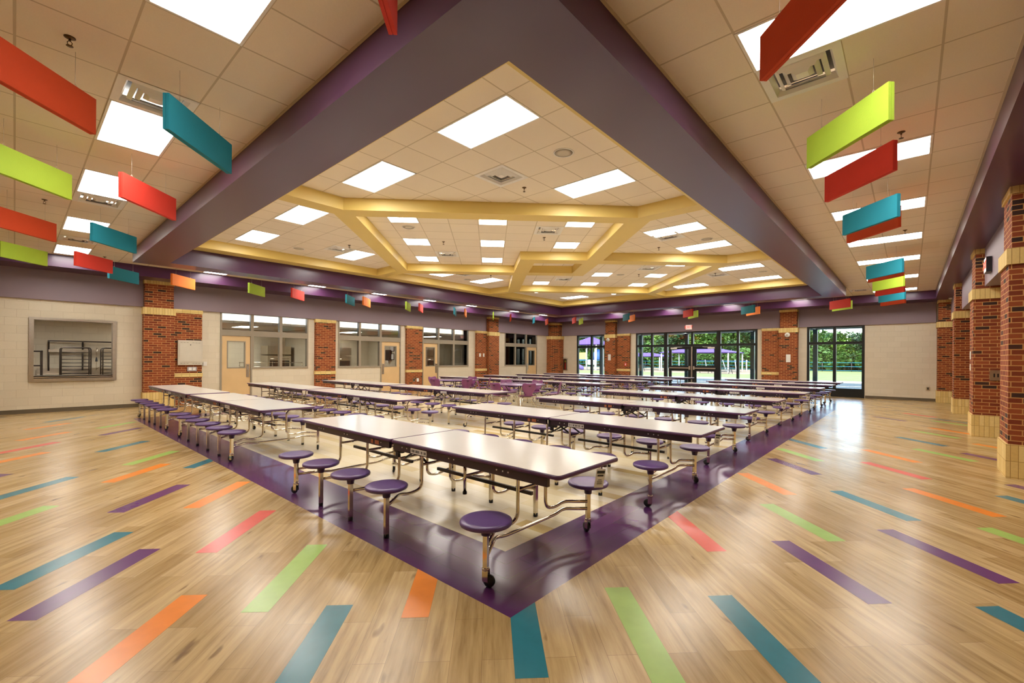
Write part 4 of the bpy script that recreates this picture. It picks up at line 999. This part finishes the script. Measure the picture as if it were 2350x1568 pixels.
def picnic(x, y, label):
    t = thing('picnic_table', label, 'picnic table', (x,y,-.05), 0, 'dark green picnic tables')
    MB().box(-.4,-.95,.72,.4,.95,.77).build('top', M['green'], t)
    for s in (-1,1): MB().box(s*.75-.14,-.95,.42,s*.75+.14,.95,.46).build('bench', M['green'], t)
    for s in (-1,1):
        m = MB(); m.tube([(-.7,s*.7,0),(-.2,s*.7,.74)], .03, 6); m.tube([(.7,s*.7,0),(.2,s*.7,.74)], .03, 6); m.tube([(-.75,s*.7,.42),(.75,s*.7,.42)], .03, 6); m.build('leg', M['black'], t)
picnic(53,14.6,'dark picnic table outside right of the doors'); picnic(53,16.9,'dark picnic table outside, next to the first one'); picnic(55,26.5,'dark picnic table outside left of the doors'); picnic(55,29.6,'dark picnic table outside, leftmost')
t = thing('climbing_frame', 'white climbing bars under the wide purple canopy', 'climbing frame', (66,19.5,0))
for k in range(7):
    m = MB(); y = -4+1.35*k; m.tube([(0,y,-.06),(.3*(k%2),y+.25*(k%3),1.6)], .07, 6); m.build('post', M['white'], t)
m = MB(); m.tube([(0,-4,1.4),(0,4.2,1.45)], .05, 6); m.tube([(1,-4,1.4),(1,4.2,1.45)], .05, 6)
for k in range(20): m.tube([(0,-4+.42*k,1.42),(1,-4+.42*k,1.42)], .03, 5)
m.build('overhead_ladder', M['bluep'], t)
t = thing('fence', 'low wire fence in front of the trees', 'fence', (80,0,0))
for k in range(34): MB().lathe([(.04,-.08),(.04,1.3)], 6, (0,-42+3*k*1.2,0)).build('post', M['dsteel'], t)
m = MB()
for z in (.1,.7,1.28): m.tube([(0,-42,z),(0,78,z)], .03, 5)
m.build('rail', M['teal'], t)
# trees
def tree_proto(h, rad, nl, mt, seed):
    rnd = random.Random(seed); t = thing('tree', 'x', 'tree', (0,0,0), 0, 'trees behind the playground')
    m = MB(); m.tube([(0,0,-.1),(.1,.05,h*.35),(0,.1,h*.75)], .16, 7)
    for k in range(6):
        a = rnd.random()*6.28; z = h*(.3+.08*k); m.tube([(0,0,z),(math.cos(a)*rad*.6,math.sin(a)*rad*.6,z+h*.18)], .06, 5)
    m.build('trunk', M['bark'], t); m = MB()
    cl = [(rnd.gauss(0,rad*.42), rnd.gauss(0,rad*.42), h*(.28+.66*rnd.random()), rad*(.28+.2*rnd.random())) for _ in range(26)]
    for k in range(nl):
        cx, cy, cz, cr = rnd.choice(cl); taper = 1.0 if cz < h*.7 else .7
        v = Vector((rnd.gauss(0,1),rnd.gauss(0,1),rnd.gauss(0,1))).normalized()*cr*(.6+.5*rnd.random())
        p = Vector((cx*taper,cy*taper,cz))+v; s_ = .18+.20*rnd.random()
        a = Vector((rnd.gauss(0,1),rnd.gauss(0,1),rnd.gauss(0,.6))).normalized()*s_; b = a.cross(Vector((rnd.random(),rnd.random(),rnd.random()+.3))).normalized()*s_*.7
        m.face([p-a, p+b, p+a, p-b])
    m.build('foliage', mt, t); return t
TP = [tree_proto(8.2,3.0,3600,M['leaf1'],1), tree_proto(9.6,3.2,3600,M['leaf2'],2), tree_proto(9.2,3.4,4200,M['leaf3'],3), tree_proto(3.2,1.9,2200,M['leaf2'],4)]
def nth(i): return ordn(i-1) if i <= 16 else '%dth' % i if i % 10 not in (1,2,3) else '%d%s' % (i, ('st','nd','rd')[i % 10 - 1])
TN = ['light green','mid green','dark green','low bushy']
rnd = random.Random(5); tu = set(); cnt = {}
for row, (X, kinds, dy) in enumerate(((88,(0,1,0,2),3.9),(93,(2,1,2,2),3.6),(84,(3,3,3,3),3.4))):
    y = -9 if row != 2 else -7; i = 0
    while y < 62:
        k = kinds[i % 4] if row != 2 else 3
        sc = 1.0 if y > 13 else .66
        if row == 2: sc = .8+.3*rnd.random()
        else: sc *= .92+.2*rnd.random()
        if k not in tu: tu.add(k); o = TP[k]
        else: o = dup(TP[k])
        o.location = (X+rnd.uniform(-1,1), y+rnd.uniform(-.7,.7), -.08); o.rotation_euler = (0,0,rnd.random()*6.28); o.scale = (sc if sc > .9 else sc*1.1,)*2 + (sc,)
        cnt[(row,k)] = cnt.get((row,k),0)+1
        o['label'] = '%s tree %s, %s from the right' % (TN[k], ('in the front row','in the back row','before the tree line')[row], nth(cnt[(row,k)]))
        y += dy; i += 1

# dense undergrowth closing the wood behind the trees
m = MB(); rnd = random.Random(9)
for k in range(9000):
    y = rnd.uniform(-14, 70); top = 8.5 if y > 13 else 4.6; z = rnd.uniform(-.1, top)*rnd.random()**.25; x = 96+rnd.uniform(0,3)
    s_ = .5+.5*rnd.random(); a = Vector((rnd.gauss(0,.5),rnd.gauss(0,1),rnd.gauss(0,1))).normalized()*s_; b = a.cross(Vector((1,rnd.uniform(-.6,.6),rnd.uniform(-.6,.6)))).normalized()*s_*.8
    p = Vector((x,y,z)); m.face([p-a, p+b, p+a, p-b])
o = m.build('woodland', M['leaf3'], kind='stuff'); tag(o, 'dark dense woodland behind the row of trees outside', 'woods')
